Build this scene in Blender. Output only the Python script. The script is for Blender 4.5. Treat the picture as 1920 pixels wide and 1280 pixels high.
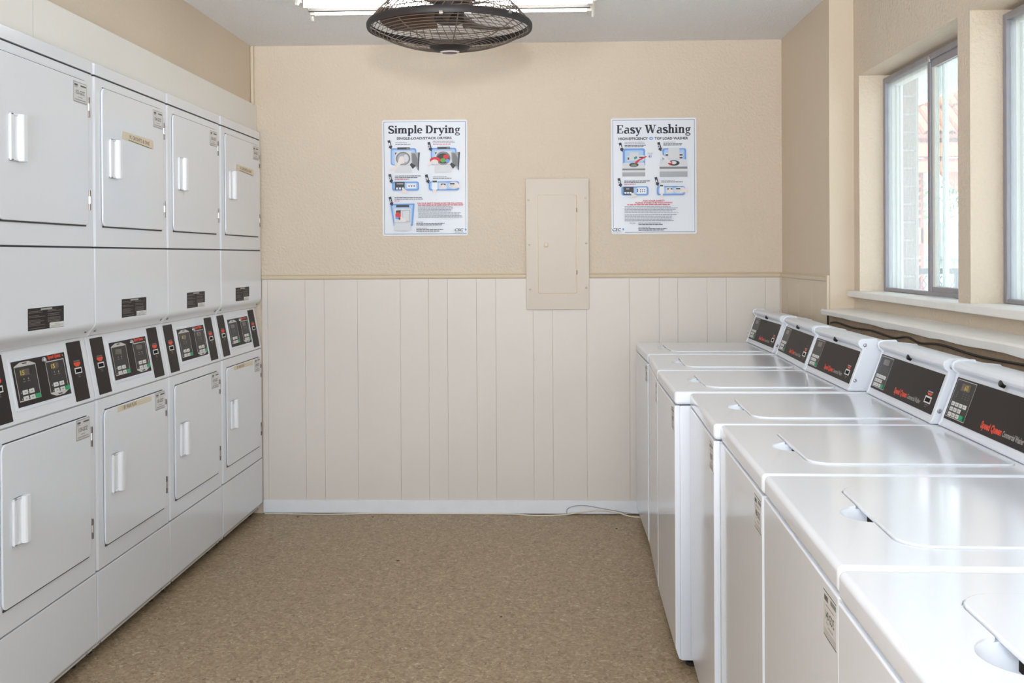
import bpy, bmesh, math, random
from mathutils import Vector, Matrix
random.seed(7)
for o in list(bpy.data.objects):
    bpy.data.objects.remove(o)
scene = bpy.context.scene
COL = scene.collection

# ------------------------------------------------------------------ camera
CAM_LOC = Vector((0.0, -5.5881, 1.3295))
FPX, PPY = 2035.61, 493.88
YAW, PITCH, ROLL = 0.0381, 0.0069, 0.0059
def cam_dir(a, b):
    c, s = math.cos(ROLL), math.sin(ROLL)
    u, w = c * a - s * b, s * a + c * b
    x, y2, z2 = u, 1.0, -w
    c, s = math.cos(PITCH), math.sin(PITCH)
    y, z = c * y2 + s * z2, -s * y2 + c * z2
    c, s = math.cos(YAW), math.sin(YAW)
    return Vector((c * x - s * y, s * x + c * y, z))
fwd = cam_dir(0, 0)
right = cam_dir(1, 0) - fwd
up = -(cam_dir(0, 1) - fwd)
cam_data = bpy.data.cameras.new('camera')
cam = bpy.data.objects.new('camera', cam_data)
COL.objects.link(cam)
R = Matrix((right.normalized(), up.normalized(), -fwd.normalized())).transposed()
cam.matrix_world = Matrix.Translation(CAM_LOC) @ R.to_4x4()
cam_data.sensor_fit = 'HORIZONTAL'
cam_data.sensor_width = 36.0
cam_data.lens = FPX / 1920 * 36.0
cam_data.shift_y = -(640 - PPY) / 1920
cam_data.clip_start = 0.02
cam_data.clip_end = 200
scene.camera = cam

# ------------------------------------------------------------------ light and exposure
scene.view_settings.view_transform = 'Standard'
scene.view_settings.look = 'None'
scene.view_settings.exposure = 1.0
scene.view_settings.gamma = 1.0
scene.view_settings.use_curve_mapping = False
world = bpy.data.worlds.new('sky')
scene.world = world
world.use_nodes = True
wn = world.node_tree
for n in list(wn.nodes):
    wn.nodes.remove(n)
w_out = wn.nodes.new('ShaderNodeOutputWorld')
w_bg = wn.nodes.new('ShaderNodeBackground')
w_bg.inputs['Color'].default_value = (0.78, 0.89, 1.0, 1)
w_bg.inputs['Strength'].default_value = 2.1
wn.links.new(w_bg.outputs[0], w_out.inputs[0])

def add_light(name, kind, loc, energy, color=(1, 1, 1), rot=(0, 0, 0), **kw):
    d = bpy.data.lights.new(name, kind)
    d.energy = energy
    d.color = color
    for k, v in kw.items():
        setattr(d, k, v)
    o = bpy.data.objects.new(name, d)
    o.location = loc
    o.rotation_euler = rot
    COL.objects.link(o)
    return o
# the sun, high over the courtyard beyond the windows
add_light('sun', 'SUN', (6, 2, 9), 2.5, (1.0, 0.95, 0.87), (math.radians(38), math.radians(10), 0), angle=0.01)
# the photographer's flash, a hand's breadth above the lens
add_light('camera_flash', 'SPOT', (0.0, -5.62, 1.57), 120.0, (0.95, 0.97, 1.0), (math.radians(94), 0, math.radians(2)), spot_size=math.radians(56), spot_blend=0.8, shadow_soft_size=0.06)
# two added fill lamps behind the camera, aimed up into the ceiling
add_light('bounce_fill', 'SPOT', (-0.7, -6.9, 1.35), 300.0, (0.82, 0.91, 1.0), (math.radians(138), 0, 0), spot_size=math.radians(92), spot_blend=0.6, shadow_soft_size=0.2)
add_light('bounce_fill', 'SPOT', (-0.85, -6.1, 1.2), 130.0, (0.82, 0.91, 1.0), (math.radians(136), 0, 0), spot_size=math.radians(100), spot_blend=0.7, shadow_soft_size=0.2)

# ------------------------------------------------------------------ materials
MATS = {}
def lin(c):
    return tuple((v / 12.92 if v <= 0.04045 else ((v + 0.055) / 1.055) ** 2.4) for v in [x / 255 for x in c])
def mat(name, rgb, rough=0.5, metal=0.0, var=0.04, vscale=6.0, bump=0.0, bscale=60.0, coat=0.0, spec=0.5, bdetail=3.0, vdetail=3.0):
    m = bpy.data.materials.new(name)
    m.use_nodes = True
    nt = m.node_tree
    b = nt.nodes['Principled BSDF']
    c = lin(rgb)
    b.inputs['Roughness'].default_value = rough
    b.inputs['Metallic'].default_value = metal
    b.inputs['Coat Weight'].default_value = coat
    b.inputs['Coat Roughness'].default_value = 0.06
    b.inputs['Specular IOR Level'].default_value = spec
    tc = nt.nodes.new('ShaderNodeTexCoord')
    nz = nt.nodes.new('ShaderNodeTexNoise')
    nz.inputs['Scale'].default_value = vscale
    nz.inputs['Detail'].default_value = vdetail
    nt.links.new(tc.outputs['Object'], nz.inputs['Vector'])
    mx = nt.nodes.new('ShaderNodeMix')
    mx.data_type = 'RGBA'
    mx.inputs[6].default_value = tuple(max(0, x * (1 - var)) for x in c) + (1,)
    mx.inputs[7].default_value = tuple(min(1, x * (1 + var)) for x in c) + (1,)
    nt.links.new(nz.outputs['Fac'], mx.inputs[0])
    nt.links.new(mx.outputs[2], b.inputs['Base Color'])
    if bump:
        n2 = nt.nodes.new('ShaderNodeTexNoise')
        n2.inputs['Scale'].default_value = bscale
        n2.inputs['Detail'].default_value = bdetail
        nt.links.new(tc.outputs['Object'], n2.inputs['Vector'])
        bp = nt.nodes.new('ShaderNodeBump')
        bp.inputs['Strength'].default_value = bump
        bp.inputs['Distance'].default_value = 0.01
        nt.links.new(n2.outputs['Fac'], bp.inputs['Height'])
        nt.links.new(bp.outputs['Normal'], b.inputs['Normal'])
    MATS[name] = m
    return m
mat('plaster_beige', (217, 201, 181), 0.62, var=0.025, vscale=3, bump=0.55, bscale=75, bdetail=4)
mat('plaster_smooth', (215, 198, 176), 0.5, var=0.02, vscale=3, bump=0.12, bscale=55)
mat('plank_paint', (221, 213, 204), 0.42, var=0.04, vscale=2.2, bump=0.04, bscale=30, vdetail=5)
mat('rail_paint', (214, 198, 174), 0.4, var=0.02)
mat('white_trim', (232, 234, 238), 0.45, var=0.05, vscale=14, bump=0.12, bscale=35)
mat('sill_paint', (236, 234, 230), 0.4, var=0.05, vscale=14, bump=0.2, bscale=28)
mat('cream_board', (232, 228, 221), 0.45, var=0.01, bump=0.05, bscale=40)
mat('ceiling_texture', (242, 241, 241), 0.9, var=0.05, vscale=90, bump=1.0, bscale=80, bdetail=5)
mat('brown_panel', (150, 130, 108), 0.8, var=0.25, vscale=14, bump=0.5, bscale=45, vdetail=6)
mat('dark_gap', (36, 33, 32), 0.9, spec=0.1)
mat('enamel', (231, 234, 240), 0.2, var=0.006, vscale=2, coat=0.35)
mat('washer_enamel', (233, 237, 245), 0.14, var=0.006, vscale=2, coat=0.2, spec=0.45)
mat('console_white', (230, 234, 242), 0.38, var=0.01)
mat('handle_white', (238, 239, 243), 0.3, var=0.005, coat=0.3)
mat('panel_black', (36, 29, 29), 0.5, spec=0.25, var=0.08, vscale=30)
mat('overlay_black', (30, 28, 31), 0.35, spec=0.3, var=0.05)
mat('key_white', (222, 220, 217), 0.45)
mat('key_green', (22, 158, 102), 0.45)
mat('lettering_red', (226, 68, 42), 0.5)
mat('lettering_grey', (176, 172, 168), 0.5)
mat('lettering_dim', (118, 110, 106), 0.6)
mat('overlay_line', (206, 203, 200), 0.5)
mat('display_off', (84, 74, 66), 0.25)
mat('digit_amber', (206, 178, 40), 0.5)
mat('chrome', (196, 198, 200), 0.22, metal=1.0, var=0.02)
mat('hinge_metal', (120, 110, 104), 0.35, metal=0.8)
mat('sticker_silver', (218, 216, 214), 0.4, var=0.02)
mat('sticker_grey', (170, 166, 164), 0.5)
mat('print_dark', (92, 88, 90), 0.6)
mat('tape', (226, 213, 190), 0.7, var=0.06, vscale=30)
mat('marker_ink', (120, 104, 84), 0.7)
mat('seam_shade_dark', (70, 68, 70), 0.7)  # dark fill for panel seams and for shade painted along door edges
mat('lock_black', (22, 21, 24), 0.35)
mat('rubber', (40, 38, 38), 0.8)
mat('sign_white', (226, 230, 238), 0.35, var=0.01)
mat('ink_navy', (34, 34, 52), 0.5)
mat('ink_grey', (156, 158, 166), 0.6)
mat('ink_mid', (172, 174, 180), 0.6)
mat('ink_light', (214, 216, 221), 0.5)
mat('ink_dark', (58, 58, 63), 0.5)
mat('ink_red', (206, 74, 80), 0.6)
mat('ink_bright_red', (212, 52, 56), 0.5)
mat('ink_blue', (112, 158, 222), 0.5)
mat('ink_pale_blue', (172, 200, 236), 0.5)
mat('ink_teal', (52, 140, 150), 0.5)
mat('ink_green', (90, 168, 70), 0.5)
mat('ink_skin', (232, 222, 220), 0.5)
mat('ink_chrome', (126, 126, 128), 0.5)
mat('panel_paint', (206, 193, 177), 0.4, var=0.02, vscale=9, bump=0.05, bscale=60)
mat('brass_latch', (176, 150, 118), 0.4, metal=0.4)
mat('fan_black', (40, 35, 34), 0.5, spec=0.3, var=0.12, vscale=25)
mat('fan_wire', (112, 98, 86), 0.4, metal=0.35, var=0.1)
mat('fan_blade', (74, 54, 44), 0.45, var=0.15, vscale=18)
mat('badge_silver', (206, 196, 198), 0.35, metal=0.3)
mat('badge_maroon', (104, 62, 70), 0.5)
mat('fixture_white', (232, 228, 218), 0.45)
mat('ballast_grey', (112, 108, 106), 0.6)
mat('cord_cream', (222, 212, 194), 0.5)
mat('cord_black', (46, 38, 32), 0.7)
mat('aluminium', (158, 156, 164), 0.45, metal=0.35, var=0.12, vscale=18, bump=0.08, bscale=40)
mat('vinyl_white', (230, 231, 226), 0.4, var=0.03, vscale=20)
mat('brick_tan', (150, 132, 118), 0.85, var=0.14, vscale=30, bump=0.4, bscale=90)
mat('mortar', (172, 164, 154), 0.9, var=0.06, vscale=40)
mat('soffit_paint', (176, 180, 178), 0.7)
mat('fascia_white', (226, 228, 226), 0.6)
mat('clay_tile', (206, 104, 72), 0.7, var=0.15, vscale=9)
mat('red_timber', (216, 120, 92), 0.65, var=0.08)
mat('red_timber_dark', (150, 82, 70), 0.7, var=0.08)
mat('leaf_green', (104, 148, 78), 0.7, var=0.3, vscale=7)
mat('bark', (98, 78, 62), 0.9)
mat('fence_black', (44, 46, 52), 0.5)
mat('shed_grey', (126, 134, 142), 0.6, var=0.05)
mat('shed_pale', (190, 194, 198), 0.6, var=0.04)
mat('paving', (176, 172, 164), 0.9, var=0.06, vscale=3)
mat('crumb_dark', (70, 54, 40), 0.9)

def floor_material():
    m = bpy.data.materials.new('speckled_floor')
    m.use_nodes = True
    nt = m.node_tree
    b = nt.nodes['Principled BSDF']
    b.inputs['Roughness'].default_value = 0.48
    tc = nt.nodes.new('ShaderNodeTexCoord')
    warp = nt.nodes.new('ShaderNodeTexNoise')
    warp.inputs['Scale'].default_value = 30
    nt.links.new(tc.outputs['Object'], warp.inputs['Vector'])
    add = nt.nodes.new('ShaderNodeVectorMath')
    add.operation = 'MULTIPLY_ADD'
    add.inputs[1].default_value = (0.05, 0.05, 0.05)
    nt.links.new(warp.outputs['Color'], add.inputs[0])
    nt.links.new(tc.outputs['Object'], add.inputs[2])
    def chips(scale, stretch, stops):
        mp = nt.nodes.new('ShaderNodeMapping')
        mp.inputs['Scale'].default_value = stretch
        nt.links.new(add.outputs[0], mp.inputs['Vector'])
        v = nt.nodes.new('ShaderNodeTexVoronoi')
        v.inputs['Scale'].default_value = scale
        nt.links.new(mp.outputs[0], v.inputs['Vector'])
        sep = nt.nodes.new('ShaderNodeSeparateColor')
        nt.links.new(v.outputs['Color'], sep.inputs[0])
        r = nt.nodes.new('ShaderNodeValToRGB')
        r.color_ramp.interpolation = 'CONSTANT'
        e = r.color_ramp.elements
        e[0].position, e[0].color = stops[0][0], lin(stops[0][1]) + (1,)
        e[1].position, e[1].color = stops[1][0], lin(stops[1][1]) + (1,)
        for p, c in stops[2:]:
            x = e.new(p)
            x.color = lin(c) + (1,)
        nt.links.new(sep.outputs[0], r.inputs[0])
        return r
    r1 = chips(125, (1.0, 0.5, 1), [(0, (158, 136, 108)), (0.34, (172, 150, 121)), (0.62, (146, 123, 95)), (0.80, (190, 171, 143)), (0.92, (116, 94, 70))])
    r2 = chips(170, (0.45, 1.0, 1), [(0, (164, 142, 114)), (0.4, (150, 127, 99)), (0.68, (178, 157, 128)), (0.86, (128, 105, 80)), (0.95, (212, 196, 170))])
    mx = nt.nodes.new('ShaderNodeMix')
    mx.data_type = 'RGBA'
    mx.inputs[0].default_value = 0.5
    nt.links.new(r1.outputs[0], mx.inputs[6])
    nt.links.new(r2.outputs[0], mx.inputs[7])
    nt.links.new(mx.outputs[2], b.inputs['Base Color'])
    MATS['speckled_floor'] = m
floor_material()

def emission(name, rgb, strength):
    m = bpy.data.materials.new(name)
    m.use_nodes = True
    b = m.node_tree.nodes['Principled BSDF']
    b.inputs['Base Color'].default_value = (0.8, 0.8, 0.8, 1)
    b.inputs['Emission Color'].default_value = lin(rgb) + (1,)
    b.inputs['Emission Strength'].default_value = strength
    MATS[name] = m
emission('tube_glow', (250, 250, 250), 6.0)

def glass_material(name, haze, tint):
    m = bpy.data.materials.new(name)
    m.use_nodes = True
    nt = m.node_tree
    for n in list(nt.nodes):
        nt.nodes.remove(n)
    out = nt.nodes.new('ShaderNodeOutputMaterial')
    tr = nt.nodes.new('ShaderNodeBsdfTransparent')
    tr.inputs[0].default_value = tint + (1,)
    gl = nt.nodes.new('ShaderNodeBsdfGlossy')
    gl.inputs['Roughness'].default_value = 0.03
    tl = nt.nodes.new('ShaderNodeBsdfTranslucent')
    tl.inputs[0].default_value = (0.9, 0.92, 0.93, 1)
    tc = nt.nodes.new('ShaderNodeTexCoord')
    mp = nt.nodes.new('ShaderNodeMapping')
    mp.inputs['Scale'].default_value = (40, 40, 4)
    nt.links.new(tc.outputs['Object'], mp.inputs['Vector'])
    nz = nt.nodes.new('ShaderNodeTexNoise')
    nz.inputs['Scale'].default_value = 1.5
    nt.links.new(mp.outputs[0], nz.inputs['Vector'])
    mr = nt.nodes.new('ShaderNodeMapRange')
    mr.inputs['From Min'].default_value = 0.3
    mr.inputs['From Max'].default_value = 0.7
    mr.inputs['To Min'].default_value = haze * 0.92
    mr.inputs['To Max'].default_value = haze * 1.08
    nt.links.new(nz.outputs['Fac'], mr.inputs['Value'])
    m1 = nt.nodes.new('ShaderNodeMixShader')
    nt.links.new(mr.outputs[0], m1.inputs[0])
    nt.links.new(tr.outputs[0], m1.inputs[1])
    nt.links.new(tl.outputs[0], m1.inputs[2])
    m2 = nt.nodes.new('ShaderNodeMixShader')
    m2.inputs[0].default_value = 0.05
    nt.links.new(m1.outputs[0], m2.inputs[1])
    nt.links.new(gl.outputs[0], m2.inputs[2])
    nt.links.new(m2.outputs[0], out.inputs[0])
    MATS[name] = m
glass_material('dusty_glass', 0.22, (0.93, 0.96, 0.95))
glass_material('dusty_glass_green', 0.26, (0.90, 0.95, 0.93))

# ------------------------------------------------------------------ mesh building
I4 = Matrix.Identity(4)
def frame(o, ex, ey, n=None):
    ex, ey = Vector(ex).normalized(), Vector(ey).normalized()
    n = ex.cross(ey) if n is None else Vector(n).normalized()
    M = Matrix((ex, ey, n)).transposed().to_4x4()
    M.translation = Vector(o)
    return M

class MB:
    def __init__(self):
        self.v, self.f, self.fm, self.mats = [], [], [], []
    def mi(self, m):
        if m not in self.mats:
            self.mats.append(m)
        return self.mats.index(m)
    def add(self, pts, faces, m, M=I4):
        o = len(self.v)
        self.v += [tuple(M @ Vector(p)) for p in pts]
        k = self.mi(m)
        for f in faces:
            self.f.append([o + i for i in f])
            self.fm.append(k)
        return self
    def box(self, x0, x1, y0, y1, z0, z1, m, M=I4):
        p = [(x0, y0, z0), (x1, y0, z0), (x1, y1, z0), (x0, y1, z0), (x0, y0, z1), (x1, y0, z1), (x1, y1, z1), (x0, y1, z1)]
        return self.add(p, [(3, 2, 1, 0), (4, 5, 6, 7), (0, 1, 5, 4), (1, 2, 6, 5), (2, 3, 7, 6), (3, 0, 4, 7)], m, M)
    def prism(self, poly, h0, h1, m, M=I4):
        n = len(poly)
        p = [(x, y, h0) for x, y in poly] + [(x, y, h1) for x, y in poly]
        f = [tuple(range(n - 1, -1, -1)), tuple(range(n, 2 * n))]
        f += [(i, (i + 1) % n, n + (i + 1) % n, n + i) for i in range(n)]
        return self.add(p, f, m, M)
    def flat(self, poly, h, m, M=I4):
        return self.add([(x, y, h) for x, y in poly], [tuple(range(len(poly)))], m, M)
    def rect(self, x0, y0, x1, y1, h, m, M=I4):
        return self.flat([(x0, y0), (x1, y0), (x1, y1), (x0, y1)], h, m, M)
    def outline(self, x0, y0, x1, y1, t, h, m, M=I4):
        for a in ((x0, y0, x1, y0 + t), (x0, y1 - t, x1, y1), (x0, y0 + t, x0 + t, y1 - t), (x1 - t, y0 + t, x1, y1 - t)):
            self.rect(*a, h, m, M)
        return self
    def ribbon(self, pts, widths, h, m, M=I4):
        n = len(pts)
        if not hasattr(widths, '__len__'):
            widths = [widths] * n
        L = []
        for i in range(n):
            a = Vector(pts[max(0, i - 1)][:2]); b = Vector(pts[min(n - 1, i + 1)][:2])
            d = (b - a).normalized() if (b - a).length > 1e-9 else Vector((1, 0))
            q = Vector((-d.y, d.x)) * widths[i] / 2
            c = Vector(pts[i][:2])
            L += [(c.x - q.x, c.y - q.y, h), (c.x + q.x, c.y + q.y, h)]
        return self.add(L, [(2 * i, 2 * i + 2, 2 * i + 3, 2 * i + 1) for i in range(n - 1)], m, M)
    def tube(self, pts, r, m, seg=6, closed=False, M=I4):
        P = [Vector(p) for p in pts]
        n = len(P)
        rings = []
        prev = None
        for i in range(n):
            if closed:
                d = (P[(i + 1) % n] - P[i - 1]).normalized()
            else:
                d = (P[min(n - 1, i + 1)] - P[max(0, i - 1)]).normalized()
            if prev is None:
                a = Vector((0, 0, 1)) if abs(d.z) < 0.9 else Vector((1, 0, 0))
                u = d.cross(a).normalized()
            else:
                u = (prev - d * prev.dot(d)).normalized()
            prev = u
            w = d.cross(u)
            rings.append([P[i] + (u * math.cos(t) + w * math.sin(t)) * r for t in [2 * math.pi * k / seg for k in range(seg)]])
        pts2 = [p for q in rings for p in q]
        f = []
        for i in range(n if closed else n - 1):
            j = (i + 1) % n
            for k in range(seg):
                l = (k + 1) % seg
                f.append((i * seg + k, i * seg + l, j * seg + l, j * seg + k))
        if not closed:
            f.append(tuple(range(seg - 1, -1, -1)))
            f.append(tuple((n - 1) * seg + k for k in range(seg)))
        return self.add([tuple(p) for p in pts2], f, m, M)
    def lathe(self, prof, m, seg=32, M=I4, closed=False):
        pts, f = [], []
        n = len(prof)
        for k in range(seg):
            a = 2 * math.pi * k / seg
            pts += [(r * math.cos(a), r * math.sin(a), z) for r, z in prof]
        for k in range(seg):
            l = (k + 1) % seg
            for i in range(n if closed else n - 1):
                j = (i + 1) % n
                f.append((k * n + i, l * n + i, l * n + j, k * n + j))
        return self.add(pts, f, m, M)
    def text(self, s, x, y, size, m, M=I4, h=0.0, bold=0.0, align='LEFT', width=None, shear=0.0):
        vs, fs, w = text_mesh(s, bold, shear)
        k = size / 0.7
        kx = k
        if width:
            kx = width / w
        x0 = x - (w * kx / 2 if align == 'CENTER' else 0)
        return self.add([(x0 + a * kx, y + b * k, h) for a, b in vs], fs, m, M)
    def mesh(self, name, bevel=0.0, seg=2, smooth=True, angle=0.55, weld=False):
        me = bpy.data.meshes.new(name)
        me.from_pydata(self.v, [], self.f)
        for m in self.mats:
            me.materials.append(MATS[m])
        me.polygons.foreach_set('material_index', self.fm)
        bm = bmesh.new()
        bm.from_mesh(me)
        if weld:
            bmesh.ops.remove_doubles(bm, verts=bm.verts, dist=1e-5)
        if bevel:
            bmesh.ops.recalc_face_normals(bm, faces=bm.faces)
            es = [e for e in bm.edges if len(e.link_faces) == 2 and e.calc_face_angle(0) > 0.5]
            bmesh.ops.bevel(bm, geom=es, offset=bevel, segments=seg, profile=0.5, affect='EDGES', clamp_overlap=True)
        bm.to_mesh(me)
        bm.free()
        if smooth:
            me.shade_smooth()
            me.set_sharp_from_angle(angle=angle)
        me.update()
        return me
    def build(self, name, parent=None, **kw):
        me = self.mesh(name, **{k: v for k, v in kw.items() if k in ('bevel', 'seg', 'smooth', 'angle', 'weld')})
        o = bpy.data.objects.new(name, me)
        COL.objects.link(o)
        if kw.get('bevel') and kw.get('smooth', True):
            weighted(o)
        if parent is not None:
            o.parent = parent
        return o

def weighted(o):
    md = o.modifiers.new('normals', 'WEIGHTED_NORMAL')
    md.mode = 'FACE_AREA'
    md.weight = 100
    md.keep_sharp = True

_TEXT = {}
def text_mesh(s, bold, shear):
    key = (s, bold, shear)
    if key not in _TEXT:
        cu = bpy.data.curves.new('lettering', 'FONT')
        cu.body = s
        cu.size = 1.0
        cu.offset = bold
        cu.shear = shear
        cu.resolution_u = 2
        ob = bpy.data.objects.new('lettering', cu)
        COL.objects.link(ob)
        bpy.context.view_layer.update()
        dg = bpy.context.evaluated_depsgraph_get()
        me = bpy.data.meshes.new_from_object(ob.evaluated_get(dg))
        vs = [(v.co.x, v.co.y) for v in me.vertices]
        fs = [tuple(p.vertices) for p in me.polygons]
        x0 = min(v[0] for v in vs)
        vs = [(a - x0, b) for a, b in vs]
        _TEXT[key] = (vs, fs, max(v[0] for v in vs))
        bpy.data.objects.remove(ob)
        bpy.data.curves.remove(cu)
        bpy.data.meshes.remove(me)
    return _TEXT[key]

def rrect(x0, y0, x1, y1, r, seg=5):
    if not hasattr(r, '__len__'):
        r = (r, r, r, r)
    out = []
    for (cx, cy, a, q) in ((x0, y0, 180, r[0]), (x1, y0, 270, r[1]), (x1, y1, 0, r[2]), (x0, y1, 90, r[3])):
        sx = 1 if cx == x0 else -1
        sy = 1 if cy == y0 else -1
        for k in range(seg + 1):
            t = math.radians(a + 90 * k / seg)
            out.append((cx + sx * q + q * math.cos(t), cy + sy * q + q * math.sin(t)))
    return out

def empty(name, loc=(0, 0, 0), rz=0.0):
    o = bpy.data.objects.new(name, None)
    o.location = loc
    o.rotation_euler = (0, 0, rz)
    o.empty_display_size = 0.1
    COL.objects.link(o)
    return o
def tag(o, label=None, cat=None, group=None, kind=None):
    for k, v in (('label', label), ('category', cat), ('group', group), ('kind', kind)):
        if v:
            o[k] = v
    return o
def struct(o):
    o['kind'] = 'structure'
    return o
def inst(src, parent, name=None):
    c = src.copy()
    COL.objects.link(c)
    c.parent = parent
    return c
def copy_tree(o, parent=None):
    c = o.copy()
    COL.objects.link(c)
    c.parent = parent
    for ch in list(o.children):
        copy_tree(ch, c)
    return c

def dashes(mb, x0, x1, y, h, m, M, lift, rnd, gap=0.25):
    """a line of print too small to read: word-long strokes"""
    x = x0
    while x < x1 - h:
        w = h * rnd.uniform(2.0, 6.0)
        mb.rect(x, y, min(x + w, x1), y + h, lift, m, M)
        x += w + h * (0.6 + gap)

# ------------------------------------------------------------------ room shell
HC = 2.4248
XL, XA, XB, XW = -1.563, 1.167, 1.2694, 1.367
YF = -7.6
struct(MB().box(-2.4, 1.5, YF - 0.1, 0.15, -0.1, 0.0, 'speckled_floor').build('floor'))
struct(MB().box(-2.4, 1.55, YF - 0.1, 0.15, HC, HC + 0.12, 'ceiling_texture').build('ceiling'))
wall_back = struct(MB().box(-2.4, 1.5, 0.0, 0.15, 0.0, HC, 'plaster_beige').build('wall_back'))
G = [-1.5125, -1.483, -1.287, -1.187, -1.014, -0.792, -0.645, -0.547, -0.397, -0.298, -0.105, -0.006, 0.168, 0.388, 0.54, 0.635, 0.784, 0.882, 1.079, 1.153]
for a, b in zip(G[:-1], G[1:]):
    MB().box(a + 0.0003, b - 0.0003, -0.008, -0.0002, 0.06, 1.216, 'plank_paint').build('plank', wall_back, bevel=0.0008, seg=1, smooth=False)
MB().box(1.1535, 1.1668, -0.011, -0.0002, 0.06, 1.216, 'rail_paint').build('corner_strip', wall_back, bevel=0.003)
# chair rail with a rounded nose, stopping at the electrical panel
def rail_profile(mb, a, b, M):
    prof = [(0, 1.213), (0.008, 1.213), (0.013, 1.217), (0.015, 1.2245), (0.012, 1.231), (0.008, 1.2335), (0.011, 1.237), (0.006, 1.241), (0, 1.241)]
    mb.prism(prof, a, b, 'rail_paint', M)
back_rail = MB()
Mr = Matrix(((0, 0, 1, 0), (-1, 0, 0, 0), (0, 1, 0, 0), (0, 0, 0, 1)))
rail_profile(back_rail, -1.512, -0.142, Mr)
rail_profile(back_rail, 0.184, 1.167, Mr)
struct(back_rail.build('trim_1'))
struct(MB().box(-1.512, 1.16, -0.016, 0.0, 0.004, 0.0715, 'white_trim').build('baseboard_back', bevel=0.004))

# left: the upper wall, the cream board over the machines, the chase they stand in
wl = MB()
wl.box(-2.4, XL, YF, 0.0, 1.985, HC, 'plaster_smooth')
wl.box(-2.4, -2.3, YF, 0.0, 0.0, 1.985, 'plaster_smooth')
wl.box(-2.3, -1.53, YF, -2.765, 0.0, 1.985, 'plaster_smooth')
wl.box(-2.3, -1.60, -2.76, -0.0, 1.981, 1.99, 'dark_gap')
struct(wl.build('wall_left'))
cb = MB()
cb.box(XL, -1.535, -2.424, -0.002, 1.978, 2.118, 'cream_board')
cb.box(XL, -1.5345, YF, -2.426, 1.978, 2.116, 'cream_board')
struct(cb.build('trim_2', bevel=0.003))
struct(MB().box(XL, XL + 0.018, -0.02, 0.0, 2.118, HC, 'rail_paint').build('trim_3', bevel=0.006))

# right: near section by the corner, recessed window wall, brown chase behind the machines
YA = -0.953
WIN = [(-2.131, -1.034), (-3.329, -2.232), (-4.527, -3.430)]
wr = MB()
wr.box(XA, 1.5, YA, 0.0, 0.0, HC, 'plaster_smooth')
wr.box(XB, 1.5, YF, YA, 2.068, HC, 'plaster_beige')
wr.box(XB, 1.5, YF, YA, 0.0, 1.16, 'plaster_beige')
edges = [YA] + [v for a, b in WIN for v in (b, a)] + [YF]
for k in range(0, len(edges), 2):
    wr.box(XB, 1.437, edges[k + 1], edges[k], 1.16, 2.068, 'plaster_beige')
wall_right = struct(wr.build('wall_right'))
MB().box(1.156, XB, YF, YA - 0.006, 0.0, 1.0735, 'brown_panel').build('lower_panel', wall_right)
MB().box(1.1545, 1.168, YA - 0.022, YA - 0.001, 0.0, 1.074, 'dark_gap').build('gap_filler', wall_right)
for a, b in ((-0.164, -0.012), (-0.397, -0.165), (-0.661, -0.398), (-0.93, -0.662)):
    MB().box(XA - 0.007, XA - 0.0002, a + 0.0006, b - 0.0006, 0.0, 1.216, 'rail_paint').build('plank', wall_right, bevel=0.002, seg=1, smooth=False)
MB().box(XA - 0.012, XA - 0.0002, YA, -0.931, 0.0, 1.2405, 'rail_paint').build('corner_strip', wall_right, bevel=0.003)
rr = MB()
rail_profile(rr, 0.0, 0.931, Matrix(((-1, 0, 0, XA), (0, 0, -1, 0), (0, 1, 0, 0), (0, 0, 0, 1))))
struct(rr.build('trim_4'))
# uneven painted ledge over the chase
led = MB()
N = 60
rnd = random.Random(3)
pts = []
for i in range(N + 1):
    y = -0.905 - (6.6) * i / N
    pts.append((y, 1.141 + rnd.uniform(-0.003, 0.003), 1.0735 + rnd.uniform(-0.003, 0.002), 1.0965 + 0.008 * min(1, i / 25) + rnd.uniform(-0.0012, 0.0012)))
vs, fs = [], []
for (y, xf, zb, zt) in pts:
    vs += [(xf + 0.004, y, zb), (xf, y, zt - 0.006), (xf + 0.006, y, zt), (1.28, y, zt + 0.006), (1.28, y, zb)]
for i in range(N):
    for k in range(5):
        fs.append((5 * i + k, 5 * i + (k + 1) % 5, 5 * i + 5 + (k + 1) % 5, 5 * i + 5 + k))
fs += [(4, 3, 2, 1, 0), tuple(5 * N + k for k in range(5))]
led.add(vs, fs, 'sill_paint')
struct(led.build('trim_5', smooth=True, angle=0.7))
# the window sill: a board under the windows, resting on the window wall
sb = MB()
sb.box(1.236, 1.385, -2.19, -0.962, 1.150, 1.1755, 'sill_paint')
sb.box(1.232, 1.385, YF, -2.193, 1.1505, 1.1765, 'sill_paint')
struct(sb.build('trim_6', bevel=0.006))
# front wall behind the camera, with its wide open doorway
wf = MB()
wf.box(-2.3, -1.53, YF - 0.1, YF, 0.0, HC, 'plaster_beige')
wf.box(1.2, 1.5, YF - 0.1, YF, 0.0, HC, 'plaster_beige')
wf.box(-1.53, 1.2, YF - 0.1, YF, 2.36, HC, 'plaster_beige')
struct(wf.build('wall_front'))

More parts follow.
